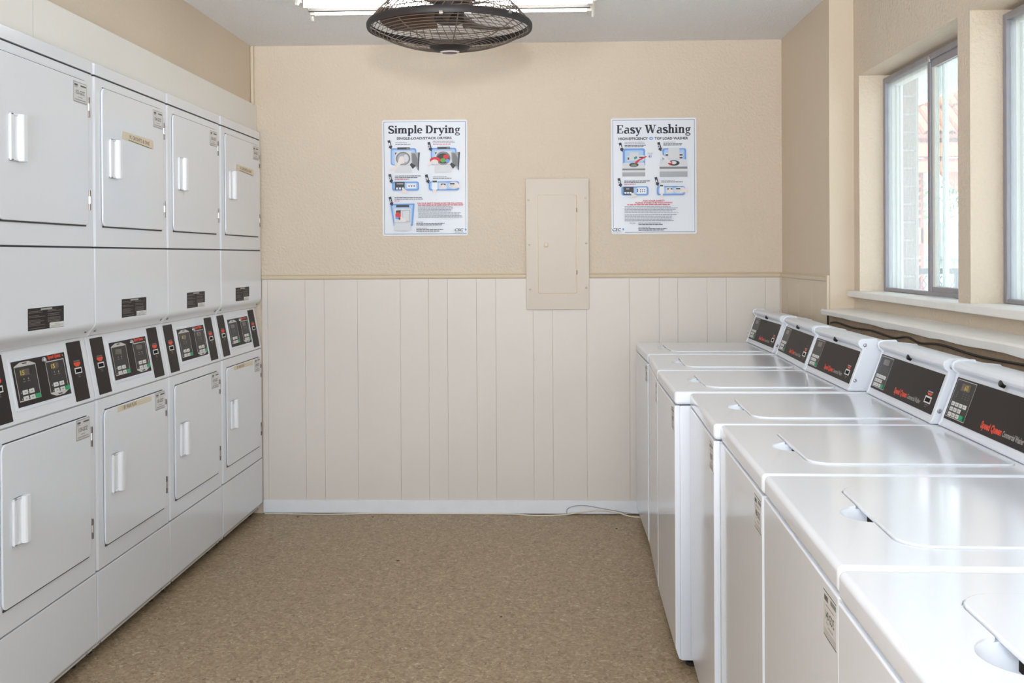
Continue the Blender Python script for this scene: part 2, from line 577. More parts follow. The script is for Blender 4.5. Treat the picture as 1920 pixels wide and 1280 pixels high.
# exterior veneer of the window wall: brick returns beside each window, one brick per course
ve = MB()
ve.box(1.5, 1.512, YF, 0.15, -0.1, 1.16, 'mortar').box(1.5, 1.512, YF, 0.15, 2.072, 2.76, 'mortar').box(1.5, 1.512, YA, 0.15, 1.16, 2.072, 'mortar')
ve.box(1.437, 1.5, YF, YA, 2.069, 2.072, 'mortar')
for k in range(2, len(edges), 2):
    ve.box(1.437, 1.512, edges[k + 1], edges[k], 1.16, 2.072, 'mortar')
ve.box(1.4995, 1.512, edges[1], edges[0], 1.16, 2.072, 'mortar')
veneer = struct(ve.build('wall_exterior'))
brick_me = {}
for (a, b) in WIN[:2]:
    for (y0, y1) in ((b, b + 0.08), ):
        MB().box(1.4375, 1.4985, y0 + 0.003, y1, 1.16, 2.066, 'mortar').build('mortar_bed', veneer)
        z = 1.166
        k = 0
        while z < 2.03:
            if 'b' not in brick_me:
                brick_me['b'] = MB().box(0, 0.064, 0.0, 0.07, 0, 0.0645, 'brick_tan').mesh('brick', bevel=0.003, seg=1, smooth=False)
            o = bpy.data.objects.new('brick', brick_me['b'])
            o.location = (1.4365 + 0.0015 * ((k * 7) % 3), y0 - 0.001, z)
            COL.objects.link(o)
            o.parent = veneer
            z += 0.0745
            k += 1

# ------------------------------------------------------------------ windows
def window(name, y0, y1):
    w = struct(empty(name, (XW, y1, 1.177)))
    L = y1 - y0
    H = 2.0545 - 1.1785
    # local: x outward, y from 0 (far jamb) to -L, z up
    f = MB()
    f.box(0.0, 0.03, -0.026, 0.0, 0.0, H, 'aluminium')
    f.box(0.0, 0.03, -L, -L + 0.026, 0.0, H, 'aluminium')
    f.box(0.0, 0.03, -L + 0.026, -0.026, H - 0.022, H, 'aluminium')
    f.box(0.0, 0.03, -L + 0.026, -0.026, 0.0, 0.014, 'aluminium')
    f.box(-0.0008, 0.006, -0.012, -0.008, 0.01, H - 0.01, 'dark_gap')
    f.build('window_frame', w, bevel=0.002, seg=1)
    t = MB()
    t.box(0.030, 0.046, -0.020, 0.0, 0.0, H, 'vinyl_white')
    t.box(0.046, 0.058, -0.034, 0.0, 0.0, H, 'vinyl_white')
    t.box(0.058, 0.068, -0.044, 0.0, 0.0, H, 'vinyl_white')
    t.box(0.030, 0.068, -L, -0.044, H - 0.034, H, 'vinyl_white')
    t.box(0.030, 0.068, -L, -0.044, 0.0, 0.012, 'vinyl_white')
    t.box(0.030, 0.068, -L, -L + 0.03, 0.0, H, 'vinyl_white')
    t.build('outer_track', w, bevel=0.002, seg=1)
    mid = -0.535
    fixed = MB().box(0.004, 0.022, mid - 0.014, mid + 0.014, 0.0, H - 0.012, 'aluminium').build('meeting_stile', w, bevel=0.003, seg=2)
    sash = MB()
    sash.box(0.010, 0.028, mid - 0.045, mid - 0.018, 0.012, H - 0.02, 'vinyl_white')
    sash.box(0.008, 0.028, -L + 0.026, mid - 0.018, 0.012, 0.034, 'aluminium')
    sash.box(0.008, 0.028, -L + 0.026, mid - 0.018, H - 0.052, H - 0.022, 'aluminium')
    sash.box(0.008, 0.028, -L + 0.026, -L + 0.05, 0.034, H - 0.05, 'aluminium')
    so = sash.build('sliding_sash', w, bevel=0.002, seg=1)
    so2 = MB().box(0.030, 0.045, mid - 0.088, mid - 0.062, 0.012, H - 0.034, 'vinyl_white').build('screen_stile', w, bevel=0.002, seg=1)
    MB().box(0.0165, 0.0195, -L + 0.05, mid - 0.04, 0.034, H - 0.05, 'dusty_glass_green').build('pane', w, smooth=False)
    MB().box(0.0105, 0.0135, mid + 0.010, -0.026, 0.012, H - 0.02, 'dusty_glass').build('pane', w, smooth=False)
    MB().box(-0.004, 0.006, mid - 0.03, mid - 0.008, H - 0.03, H - 0.008, 'chrome').build('latch', w, bevel=0.002)
    return w
for i, (a, b) in enumerate(WIN):
    window('window_%d' % (i + 1), a, b)

# ------------------------------------------------------------------ stacked dryers
XD = -1.514
DW = 0.677
# local frame of a dryer: x towards the room (front plane at 0), y = -u (0 at the far side), z up
FRONT = frame((0, -DW, 0), (0, 1, 0), (0, 0, 1))          # s along +y from the near side, t up, lifted towards the room
def s_of(u):
    return DW - u
SL = math.hypot(0.038, 0.209)
SLOPE = frame((0, -DW, 0.866), (0, 1, 0), (-0.038, 0, 0.209))

def door_front(mb, z0, z1):
    mb.prism(rrect(s_of(0.625), z0, s_of(0.055), z1, 0.022), 0.001, 0.0075, 'enamel', FRONT)

def dryer_handle(parent, zc):
    s0, s1 = s_of(0.575), s_of(0.497)
    h = MB()
    z0, z1 = zc - 0.0665, zc + 0.0665
    # flange, dished recess and raised grip in one moulding: a profile swept vertically
    prof = [(s0, 0.0073), (s0, 0.013), (s0 + 0.003, 0.0152), (s0 + 0.016, 0.0152), (s0 + 0.023, 0.0125), (s0 + 0.034, 0.0095),
            (s0 + 0.042, 0.0125), (s0 + 0.046, 0.0240), (s0 + 0.052, 0.0275), (s1 - 0.005, 0.0275), (s1 - 0.001, 0.024), (s1, 0.0073)]
    M = Matrix(((0, 1, 0, 0), (1, 0, 0, -DW), (0, 0, 1, 0), (0, 0, 0, 1)))
    h.prism(prof, z0, z1, 'handle_white', M)
    h.box(0.0073, 0.0152, -DW + s0, -DW + s0 + 0.05, z1 - 0.006, z1, 'handle_white')
    h.box(0.0073, 0.0152, -DW + s0, -DW + s0 + 0.05, z0, z0 + 0.006, 'handle_white')
    return h.build('handle', parent, bevel=0.0018, seg=2)

def id_sticker(parent, zt, code):
    m = MB()
    s0, s1 = s_of(0.165), s_of(0.065)
    z1, z0 = zt, zt - 0.066
    m.prism(rrect(s0, z0, s1, z1, 0.004, 3), 0.0073, 0.0079, 'sticker_grey', FRONT)
    L = 0.0081
    m.rect(s0 + 0.003, z0 + 0.0045, s1 - 0.003, z1 - 0.003, L, 'sticker_silver', FRONT)
    L2 = 0.0083
    m.rect(s0 + 0.008, z1 - 0.014, s0 + 0.032, z1 - 0.0075, L2, 'print_dark', FRONT)
    m.rect(s0 + 0.008, z1 - 0.019, s0 + 0.030, z1 - 0.016, L2, 'sticker_grey', FRONT)
    m.rect(s0 + 0.052, z1 - 0.013, s1 - 0.006, z1 - 0.008, L2, 'print_dark', FRONT)
    m.text(code, s0 + 0.050, z0 + 0.027, 0.0125, 'print_dark', FRONT, L2, bold=0.02, align='CENTER', width=0.066)
    m.rect(s0 + 0.034, z0 + 0.0165, s0 + 0.066, z0 + 0.0195, L2, 'sticker_grey', FRONT)
    m.rect(s0 + 0.010, z0 + 0.0075, s1 - 0.010, z0 + 0.0115, L2, 'sticker_grey', FRONT)
    o = m.build('id_sticker', parent, smooth=False)
    tag(o, 'silver sticker with the machine code %s' % code)
    return o

def tape_strip(parent, pts, words, wx, wy, wsize, wwidth, tilt, underline=True):
    m = MB()
    m.flat(pts, 0.0078, 'tape', FRONT)
    m.flat(list(reversed(pts)), 0.0076, 'tape', FRONT)
    T = FRONT @ Matrix.Translation((wx, wy, 0.0081)) @ Matrix.Rotation(tilt, 4, 'Z')
    m.text(words, 0, 0, wsize, 'marker_ink', T, 0, bold=0.012, width=wwidth)
    if underline:
        m.ribbon([(-0.012, -0.007), (wwidth * 0.5, -0.008), (wwidth + 0.02, -0.0095)], 0.0028, 0, 'marker_ink', T)
    o = m.build('masking_tape', parent, smooth=False)
    tag(o, 'beige masking tape with handwriting')
    return o

# the meshes shared by all four stacks are made once; each stack is then assembled part by part
PLAN = rrect(-0.065, -DW + 0.0008, 0.0, -0.0008, (0.001, 0.013, 0.013, 0.001), 5)
def build_dryer():
    d = empty('stacked_dryer', (0, 0, 0))
    MB().box(-0.70, -0.062, -DW + 0.003, -0.003, 0.03, 1.95, 'enamel').build('cabinet', d)
    def front(name, z0, z1, **kw):
        return MB().prism(PLAN, z0, z1, 'enamel').build(name, d, bevel=0.0025, seg=2)
    MB().prism(rrect(-0.70, -DW + 0.0008, 0.0, -0.0008, (0.001, 0.013, 0.013, 0.001), 5), 1.938, 1.976, 'enamel').build('top_panel', d, bevel=0.007, seg=3)
    MB().box(-0.03, -0.006, -DW + 0.004, -0.004, 1.930, 1.940, 'seam_shade_dark').build('seam', d)
    uf = front('upper_front_panel', 1.3685, 1.932, bevel=0.006)
    MB().box(-0.03, -0.006, -DW + 0.004, -0.004, 1.360, 1.370, 'seam_shade_dark').build('seam', d)
    # access panel with a curved lip
    prof = [(0.0, 1.3635), (0.0, 1.118), (-0.003, 1.106), (-0.011, 1.096), (-0.020, 1.086), (-0.0265, 1.0745), (-0.030, 1.0705), (-0.05, 1.0705), (-0.05, 1.3635)]
    ap = MB()
    M = Matrix(((1, 0, 0, 0), (0, 0, -1, 0), (0, 1, 0, 0), (0, 0, 0, 1)))
    ap.prism(prof, 0.0008, DW - 0.0008, 'enamel', M)
    apo = ap.build('access_panel', d, bevel=0.007, seg=3)
    for u in (0.035, DW - 0.035):
        Ms = frame((-0.0165, -u, 1.0905), (0, 1, 0), (0.62, 0, 0.78))
        MB().lathe([(0.0, 0.004), (0.0035, 0.0035), (0.0065, 0.001), (0.0072, -0.001)], 'chrome', 12, Ms).build('screw', apo)
    # warning label: black block, columns of print, white box
    wl_ = MB()
    s0, s1, z0, z1 = s_of(0.457), s_of(0.228), 1.121, 1.1855
    wl_.box(s0, s1, z0, z1, 0.0, 0.0006, 'panel_black', FRONT)
    r = random.Random(5)
    w = s1 - s0
    wl_.rect(s0 + 0.34 * w, z1 - 0.0075, s0 + 0.66 * w, z1 - 0.0025, 0.0009, 'lettering_grey', FRONT)
    for col, rows in ((0.02, (0.86, 0.80, 0.66, 0.60, 0.46, 0.40, 0.34, 0.28, 0.22, 0.09)), (0.53, (0.86, 0.80, 0.68, 0.61, 0.50, 0.44, 0.37, 0.31))):
        for q in rows:
            ln = r.uniform(0.24, 0.44)
            dashes(wl_, s0 + col * w, s0 + (col + ln) * w, z0 + (q - 0.02) * 0.0645, 0.0019, 'lettering_dim', FRONT, 0.0009, r, 0.0)
    wl_.rect(s0 + 0.58 * w, z0 + 0.001, s1 - 0.001, z0 + 0.0165, 0.0009, 'key_white', FRONT)
    for q, a, b in ((0.011, 0.72, 0.86), (0.0065, 0.62, 0.98), (0.003, 0.62, 0.9)):
        dashes(wl_, s0 + a * w, s0 + b * w, z0 + q, 0.0018, 'sticker_grey', FRONT, 0.0011, r, 0.1)
    tag(wl_.build('warning_label', apo, smooth=False), 'black warning label with small grey print')
    # sloping control panel
    cp = MB()
    cp.prism([(0.0, 0.8625), (0.0, 0.866), (-0.038, 1.075), (-0.06, 1.075), (-0.06, 0.8625)], 0.0012, DW - 0.0012, 'enamel', M)
    cpo = cp.build('control_panel', d, bevel=0.003, seg=2)
    f = MB()
    S0, S1, T0, T1 = s_of(0.505), s_of(0.168), 0.040, 0.172
    W, H = S1 - S0, T1 - T0
    f.prism(rrect(S0 - 0.010, T0 - 0.010, S1 + 0.010, T1 + 0.010, 0.006, 3), -0.001, 0.0022, 'console_white', SLOPE)
    f.box(S0, S1, T0, T1, 0.0, 0.0028, 'panel_black', SLOPE)
    X = lambda q: S0 + q * W
    Y = lambda q: T0 + q * H
    L1 = 0.0030
    def sub(x0, x1, y0, y1, apex_up):
        f.rect(X(x0), Y(y0), X(x1), Y(y1), L1, 'overlay_black', SLOPE)
        f.outline(X(x0), Y(y0), X(x1), Y(y1), 0.0028, L1 + 0.0002, 'overlay_line', SLOPE)
        xm = (x0 + x1) / 2
        if apex_up:
            f.flat([(X(x0), Y(y1)), (X(x1), Y(y1)), (X(xm + 0.08), Y(y1 + 0.075)), (X(xm - 0.08), Y(y1 + 0.075))], L1, 'overlay_line', SLOPE)
            f.rect(X(xm - 0.04), Y(y1 + 0.03), X(xm + 0.04), Y(y1 + 0.055), L1 + 0.0002, 'panel_black', SLOPE)
        else:
            f.flat([(X(x1), Y(y0)), (X(x0), Y(y0)), (X(xm - 0.08), Y(y0 - 0.075)), (X(xm + 0.08), Y(y0 - 0.075))], L1, 'overlay_line', SLOPE)
            f.rect(X(xm - 0.04), Y(y0 - 0.055), X(xm + 0.04), Y(y0 - 0.03), L1 + 0.0002, 'panel_black', SLOPE)
    sub(0.035, 0.42, 0.11, 0.885, True)
    sub(0.60, 0.965, 0.115, 0.86, False)
    for bx in (0.15, 0.72):
        for k in (0, 1):
            f.rect(X(bx + 0.08 * k + 0.015), Y(0.575 - 0.012 * k), X(bx + 0.08 * k + 0.03), Y(0.60), L1 + 0.0002, 'lettering_grey', SLOPE)
            f.rect(X(bx + 0.08 * k), Y(0.52), X(bx + 0.08 * k + 0.045), Y(0.54), L1 + 0.0002, 'lettering_dim', SLOPE)
    f.build('control_face', cpo, smooth=False)
    kp = MB()
    for bx in (0.105, 0.68):
        for (cx, cy) in ((0, 0.30), (0.115, 0.30), (0, 0.165), (0.115, 0.165)):
            kp.box(X(bx + cx), X(bx + cx + 0.085), Y(cy - 0.048), Y(cy + 0.048), L1, L1 + 0.0022, 'key_white', SLOPE)
            kp.rect(X(bx + cx + 0.022), Y(cy - 0.014), X(bx + cx + 0.06), Y(cy + 0.012), L1 + 0.0024, 'sticker_grey', SLOPE)
            kp.rect(X(bx + cx - 0.028), Y(cy - 0.012), X(bx + cx - 0.012), Y(cy + 0.012), L1 + 0.0002, 'lettering_grey', SLOPE)
        sk = MB()
        sk.box(X(bx + 0.215), X(bx + 0.30), Y(0.165 - 0.048), Y(0.165 + 0.048), L1, L1 + 0.0024, 'key_green', SLOPE)
        tag(sk.build('start_key', cpo, smooth=False), 'green start key')
    tag(kp.build('keypad', cpo, bevel=0.0004, seg=1, smooth=False), kind='stuff')
    bt = MB()
    bt.lathe([(0.0, 0.009), (0.005, 0.0085), (0.0085, 0.006), (0.0095, 0.0)], 'chrome', 16, SLOPE @ Matrix.Translation((X(0.575), Y(0.905), L1)))
    bt.build('round_button', cpo)
    lt = MB()
    lt.text('Speed Queen', X(0.66), Y(0.915), 0.0100, 'lettering_red', SLOPE, L1 + 0.0003, bold=0.07, width=0.255 * W)
    lt.rect(X(0.945), Y(0.925), X(0.965), Y(0.95), L1 + 0.0003, 'lettering_grey', SLOPE)
    lt.build('lettering', cpo, smooth=False)
    for sa in (0.04, 0.545):
        sp = MB()
        sb0, sb1 = s_of(sa + 0.10), s_of(sa)
        sp.prism(rrect(sb0, 0.008, sb1, 0.199, 0.003, 3), -0.0005, 0.0014, 'panel_black', SLOPE)
        xm = (sb0 + sb1) / 2
        zc = 0.105
        l = 0.0017
        sp.rect(xm - 0.022, zc + 0.029, xm + 0.022, zc + 0.033, l, 'lettering_dim', SLOPE)
        sp.flat([(xm - 0.024, zc + 0.027), (xm - 0.024, zc + 0.020), (xm - 0.010, zc + 0.013), (xm + 0.010, zc + 0.013), (xm + 0.024, zc + 0.020), (xm + 0.024, zc + 0.027)], l, 'lettering_red', SLOPE)
        sp.rect(xm - 0.008, zc - 0.016, xm + 0.010, zc - 0.0135, l, 'lettering_dim', SLOPE)
        sp.rect(xm - 0.006, zc - 0.022, xm + 0.010, zc - 0.0195, l, 'lettering_dim', SLOPE)
        spo = sp.build('card_reader', cpo, smooth=False)
        fr = MB()
        fr.box(xm - 0.024, xm + 0.024, zc + 0.0055, zc + 0.0095, 0.001, 0.0028, 'key_white', SLOPE)
        fr.box(xm - 0.024, xm + 0.024, zc - 0.0095, zc - 0.0060, 0.001, 0.0028, 'key_white', SLOPE)
        fr.box(xm - 0.024, xm - 0.021, zc - 0.006, zc + 0.0055, 0.001, 0.0028, 'key_white', SLOPE)
        fr.box(xm + 0.021, xm + 0.024, zc - 0.006, zc + 0.0055, 0.001, 0.0028, 'key_white', SLOPE)
        fr.rect(xm - 0.021, zc - 0.006, xm + 0.021, zc + 0.0055, 0.0019, 'dark_gap', SLOPE)
        fr.build('card_slot', cpo, smooth=False)
    d['_xy'] = 0
    lf = front('lower_front_panel', 0.2945, 0.8595, bevel=0.006)
    MB().box(-0.03, -0.005, -DW + 0.004, -0.004, 0.857, 0.864, 'sticker_grey').build('seam', d)
    kick = MB()
    kick.prism([(0.0, 0.2895), (0.0, 0.062), (-0.006, 0.052), (-0.016, 0.046), (-0.016, 0.034), (-0.03, 0.034), (-0.03, 0.2895)], 0.0012, DW - 0.0012, 'enamel', M)
    ko = kick.build('kick_panel', d, bevel=0.004, seg=2)
    for u in (0.05, DW - 0.05):
        MB().lathe([(0.0, 0.003), (0.004, 0.0025), (0.0055, 0.0)], 'chrome', 10, frame((-0.0158, -u, 0.040), (0, 1, 0), (0, 0, 1))).build('screw', ko)
    lg = MB()
    for u in (0.06, DW - 0.06):
        for x in (-0.07, -0.62):
            l = MB().lathe([(0.0, 0.0), (0.022, 0.0), (0.020, 0.010), (0.010, 0.014), (0.010, 0.032), (0.0, 0.032)], 'rubber', 14, Matrix.Translation((x, -u, 0)))
            l.build('foot', d)
    # doors
    for (name, z0, z1, hz, h1, h2) in (('upper_door', 1.4375, 1.902, 1.670, 1.789, 1.487), ('lower_door', 0.364, 0.8195, 0.5955, 0.7165, 0.416)):
        db = MB()
        door_front(db, z0, z1)
        do = db.build(name, d, bevel=0.0028, seg=3)
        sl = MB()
        sl.box(s_of(0.610), s_of(0.072), z1 - 0.0005, z1 + 0.0026, -0.001, 0.0012, 'seam_shade_dark', FRONT)  # dark strip standing in for the shaded gap above the door
        sl.build('door_edge_shade', do, smooth=False)
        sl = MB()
        sl.box(s_of(0.616), s_of(0.066), z0 - 0.0045, z0 + 0.002, -0.001, 0.0026, 'seam_shade_dark', FRONT)  # wider dark strip standing in for the shadow under the door
        sl.build('door_edge_shade', do, smooth=False)
        dryer_handle(do, hz)
        for hh in (h1, h2):
            hg = MB()
            for k, (a, b, c) in enumerate(((0, 0.020, 'hinge_metal'), (0.0212, 0.044, 'chrome'), (0.0452, 0.0645, 'hinge_metal'))):
                hg.tube([(s_of(0.0475), hh + a, 0.0062), (s_of(0.0475), hh + b, 0.0062)], 0.0046, c, 8, False, FRONT)
            hg.box(s_of(0.049), s_of(0.036), hh, hh + 0.0645, 0.0, 0.0018, 'chrome', FRONT)
            hg.build('hinge', do)
    return d

def display(parent, digits, which):
    m = MB()
    S0, S1, T0, T1 = s_of(0.505), s_of(0.168), 0.040, 0.172
    W, H = S1 - S0, T1 - T0
    x0, x1, y0, y1 = ((0.115, 0.285, 0.66, 0.80) if which == 0 else (0.685, 0.845, 0.66, 0.80))
    m.rect(S0 + x0 * W, T0 + y0 * H, S0 + x1 * W, T0 + y1 * H, 0.0033, 'display_off', SLOPE)
    if digits:
        m.text(digits, S0 + (x0 + 0.012) * W, T0 + (y0 + 0.018) * H, 0.0135, 'digit_amber', SLOPE, 0.0035, bold=0.02, width=0.024 if len(digits) > 1 else 0.014)
    o = m.build('display', parent, smooth=False)
    if digits:
        tag(o, 'display showing amber digits %s' % digits)
    return o

YD = [-0.012, -0.700, -1.3785, -2.0595]      # far sides, from the back wall towards the camera
dlabels = ['white stacked dryer in the corner against the back wall, tape on both its doors',
           'white stacked dryer with no masking tape on either door, next to the corner stack',
           'white stacked dryer with tape on both doors, standing between two dryers without tape',
           'white stacked dryer nearest the door, displays lit with amber 15, no tape on its doors']
codes = [('158-GDZ', '159-GDZ'), ('156-GDZ', '157-GDZ'), ('154-GDZ', '155-GDZ'), ('152-GDZ', '153-GDZ')]
digs = [('', ''), ('8', ''), ('', ''), ('15', '15')]
proto = build_dryer()
del proto['_xy']
dryers = []
for i, y in enumerate(YD):
    d = proto if i == 0 else copy_tree(proto)
    dryers.append(d)
for i, d in enumerate(dryers):
    d.location = (XD, YD[i], 0)
    tag(d, dlabels[i], 'dryer', 'stacked dryers along the left wall')
    kids = {c.name.split('.')[0]: c for c in d.children}
    display(kids['control_panel'], digs[i][0], 0)
    display(kids['control_panel'], digs[i][1], 1)
    id_sticker(kids['upper_door'], 1.891, codes[i][0])
    id_sticker(kids['lower_door'], 0.818, codes[i][1])
    if i in (0, 2):
        s0, s1 = s_of(0.463), s_of(0.158)
        tape_strip(kids['upper_door'], [(s0, 1.748), (s1 - 0.004, 1.738), (s1, 1.757), (s1 - 0.01, 1.773), (s0 + 0.008, 1.776)], 'N. GRONTS & ONE', s0 + 0.07, 1.756, 0.013, 0.19, -0.03)
        s0, s1 = s_of(0.52), s_of(0.20)
        tape_strip(kids['lower_door'], [(s0, 0.7975), (s1, 0.795), (s1, 0.8155), (s0 + 0.003, 0.8175)], 'B1 WAX PLUG', s0 + 0.055, 0.8015, 0.0125, 0.115, 0.0, False)

# ------------------------------------------------------------------ washers
WW = 0.638
ZT = 0.893
def boolean_cut(obj, cutters):
    for c in cutters:
        md = obj.modifiers.new('cut', 'BOOLEAN')
        md.operation = 'DIFFERENCE'
        md.solver = 'EXACT'
        md.object = c
    bpy.context.view_layer.update()
    dg = bpy.context.evaluated_depsgraph_get()
    me = bpy.data.meshes.new_from_object(obj.evaluated_get(dg))
    obj.modifiers.clear()
    weighted(obj)
    obj.data = me
    for c in cutters:
        bpy.data.objects.remove(c)
    me.shade_smooth()
    me.set_sharp_from_angle(angle=0.6)

# local frame of a washer: x = depth from the front (0) to the wall, y = -u, z up
V0 = 0.550
CFX, CFZ = 0.043, 0.120
CL = math.hypot(CFX, CFZ)
CONS = frame((V0 + 0.005, 0, 0.905), (0, -1, 0), (CFX, 0, CFZ))     # s to the near side, t up the slope
def build_washer():
    w = empty('washer')
    MB().box(0.016, 0.69, -WW + 0.004, -0.004, 0.030, 0.848, 'washer_enamel').build('cabinet', w, bevel=0.006)
    fp = MB().prism([(0.0, 0.070), (0.0, 0.8485), (0.018, 0.8485), (0.018, 0.035), (0.012, 0.035)], 0.003, WW - 0.003, 'washer_enamel',
                    Matrix(((1, 0, 0, 0), (0, 0, -1, 0), (0, 1, 0, 0), (0, 0, 0, 1))))
    fpo = fp.build('front_panel', w, bevel=0.007, seg=3)
    # top with the lid well and the finger scoop cut out
    top = MB().box(0.0, 0.70, -WW + 0.001, -0.001, 0.851, ZT, 'washer_enamel').build('top_panel', w, bevel=0.011, seg=4)
    lid_poly = rrect(0.118, -0.537, 0.535, -0.108, (0.055, 0.02, 0.02, 0.055), 6)
    big = rrect(0.1155, -0.5395, 0.5375, -0.1055, (0.057, 0.022, 0.022, 0.057), 6)
    c1 = MB().prism(big, ZT - 0.005, ZT + 0.05, 'washer_enamel').build('cutter')
    s = MB()
    prof = [(math.sin(math.pi * k / 10), -math.cos(math.pi * k / 10)) for k in range(11)]
    prof[0] = (0.0005, -1); prof[-1] = (0.0005, 1)
    s.lathe(prof, 'handle_white', 24, Matrix.Translation((0.126, -0.322, ZT + 0.004)) @ Matrix.Diagonal((0.052, 0.062, 0.030, 1)))
    c2 = s.build('cutter', weld=True)
    boolean_cut(top, [c1, c2])
    lid = MB().prism(lid_poly, ZT - 0.0048, ZT + 0.0035, 'washer_enamel').build('lid', w, bevel=0.003, seg=3)
    MB().box(0.1205, 0.124, -0.372, -0.318, ZT - 0.018, ZT - 0.0045, 'dark_gap').build('latch_gap', w)
    # console housing between two end caps
    prof = [(0.0, 0.8945), (0.0, 0.900), (0.005, 0.905), (0.046, 1.019), (0.051, 1.026), (0.046, 1.031), (0.038, 1.036), (0.0345, 1.044), (0.037, 1.052),
            (0.046, 1.0565), (0.064, 1.058), (0.150, 1.046), (0.152, 0.8945)]
    M = Matrix(((1, 0, 0, V0), (0, 0, -1, 0), (0, 1, 0, 0), (0, 0, 0, 1)))
    MB().prism(prof, 0.012, WW - 0.024, 'console_white', M).build('console', w, bevel=0.0015, seg=2)
    capp = [(-0.003, 0.8942), (-0.003, 0.901), (0.002, 0.906), (0.043, 1.020), (0.043, 1.027), (0.034, 1.034), (0.030, 1.044), (0.032, 1.054),
            (0.043, 1.061), (0.090, 1.0615), (0.092, 1.055), (0.154, 1.048), (0.156, 0.8942)]
    for a, b in ((0.002, 0.0125), (WW - 0.0245, WW - 0.004)):
        co = MB().prism(capp, a, b, 'console_white', M).build('end_cap', w, bevel=0.004, seg=3)
        if a > 0.3:
            for (x, z) in ((0.052, 1.040), (0.020, 0.928)):
                MB().lathe([(0.0, 0.0035), (0.004, 0.003), (0.006, 0.001), (0.0062, -0.001)], 'chrome', 12, frame((V0 + x, -b, z), (1, 0, 0), (0, 0, 1))).build('screw', co)
    # lock under the visor
    lk = MB().lathe([(0.0, 0.0095), (0.006, 0.009), (0.0085, 0.006), (0.0092, -0.004)], 'lock_black', 16, frame((V0 + 0.040, -0.318, 1.035), (0, -1, 0), (0.35, 0, 1)))
    lk.build('lock', w)
    # black face with keypad, lettering and card slot
    S0, S1, T0, T1 = 0.018, 0.606, 0.010, 0.1195
    W, H = S1 - S0, T1 - T0
    face = MB()
    face.box(S0, S1, T0, T1, -0.001, 0.0016, 'panel_black', CONS)
    X0, X1, Y0, Y1 = 0.026, 0.154, 0.017, 0.1155
    face.rect(X0, Y0, X1, Y1, 0.0018, 'overlay_black', CONS)
    face.outline(X0, Y0, X1, Y1, 0.0016, 0.0020, 'overlay_line', CONS)
    bw, bh = X1 - X0, Y1 - Y0
    X = lambda q: X0 + q * bw
    Y = lambda q: Y0 + q * bh
    for cx in (0.18, 0.50, 0.64, 0.78):
        for cy in (0.66, 0.60, 0.545):
            face.rect(X(cx), Y(cy), X(cx + 0.05), Y(cy + 0.022), 0.0020, 'lettering_dim', CONS)
    for cy in (0.33, 0.19, 0.05):
        face.rect(X(0.04), Y(cy + 0.03), X(0.09), Y(cy + 0.05), 0.0020, 'lettering_dim', CONS)
    for cy in (0.29, 0.15):
        face.rect(X(0.06), Y(cy), X(0.80), Y(cy + 0.008), 0.0019, 'lettering_dim', CONS)
    fo = face.build('control_face', w, smooth=False)
    kp = MB()
    for row, n in ((0.365, 4), (0.225, 3), (0.085, 3)):
        for k in range(n):
            cx = 0.20 + 0.205 * k
            kp.box(X(cx - 0.070), X(cx + 0.070), Y(row - 0.052), Y(row + 0.052), 0.0018, 0.0042, 'key_white', CONS)
            kp.rect(X(cx - 0.04), Y(row - 0.018), X(cx + 0.04), Y(row + 0.014), 0.0044, 'sticker_grey', CONS)
    tag(kp.build('keypad', fo, bevel=0.0005, seg=1, smooth=False), kind='stuff')
    cx = 0.20 + 0.205 * 3
    tag(MB().box(X(cx - 0.078), X(cx + 0.078), Y(0.085 - 0.055), Y(0.085 + 0.055), 0.0018, 0.0044, 'key_green', CONS).build('start_key', fo, smooth=False), 'green start key')
    lt = MB()
    lt.text('Speed Queen', S0 + 0.405 * W, T0 + 0.13 * H, 0.0160, 'lettering_red', CONS, 0.0019, bold=0.045, width=0.205 * W)
    lt.text('Commercial Washer', S0 + 0.620 * W, T0 + 0.13 * H, 0.0130, 'lettering_grey', CONS, 0.0019, bold=0.015, width=0.195 * W)
    lt.build('lettering', fo, smooth=False)
    cs = MB()
    xm, ym = S0 + 0.905 * W, T0 + 0.30 * H
    cs.box(xm - 0.024, xm + 0.024, ym + 0.005, ym + 0.0095, 0.0016, 0.003, 'key_white', CONS)
    cs.box(xm - 0.024, xm + 0.024, ym - 0.0095, ym - 0.006, 0.0016, 0.003, 'key_white', CONS)
    cs.box(xm - 0.024, xm - 0.021, ym - 0.006, ym + 0.005, 0.0016, 0.003, 'key_white', CONS)
    cs.box(xm + 0.021, xm + 0.024, ym - 0.006, ym + 0.005, 0.0016, 0.003, 'key_white', CONS)
    cs.rect(xm - 0.021, ym - 0.006, xm + 0.021, ym + 0.005, 0.0021, 'dark_gap', CONS)
    cs.flat([(xm - 0.022, ym + 0.0185), (xm - 0.012, ym + 0.0125), (xm + 0.012, ym + 0.0125), (xm + 0.022, ym + 0.0185)], 0.0019, 'lettering_red', CONS)
    cs.rect(xm - 0.02, ym + 0.0205, xm + 0.02, ym + 0.0235, 0.0019, 'lettering_grey', CONS)
    cs.rect(xm - 0.012, ym - 0.0155, xm + 0.012, ym - 0.013, 0.0019, 'lettering_dim', CONS)
    cs.rect(xm - 0.010, ym - 0.021, xm + 0.004, ym - 0.019, 0.0019, 'lettering_dim', CONS)
    cs.build('card_slot', fo, smooth=False)
    for v in (0.06, 0.63):
        for u in (0.06, WW - 0.06):
            MB().lathe([(0.0, 0.0), (0.022, 0.0), (0.020, 0.010), (0.009, 0.014), (0.009, 0.035), (0.0, 0.035)], 'rubber', 14, Matrix.Translation((v, -u, 0))).build('foot', w)
    return w

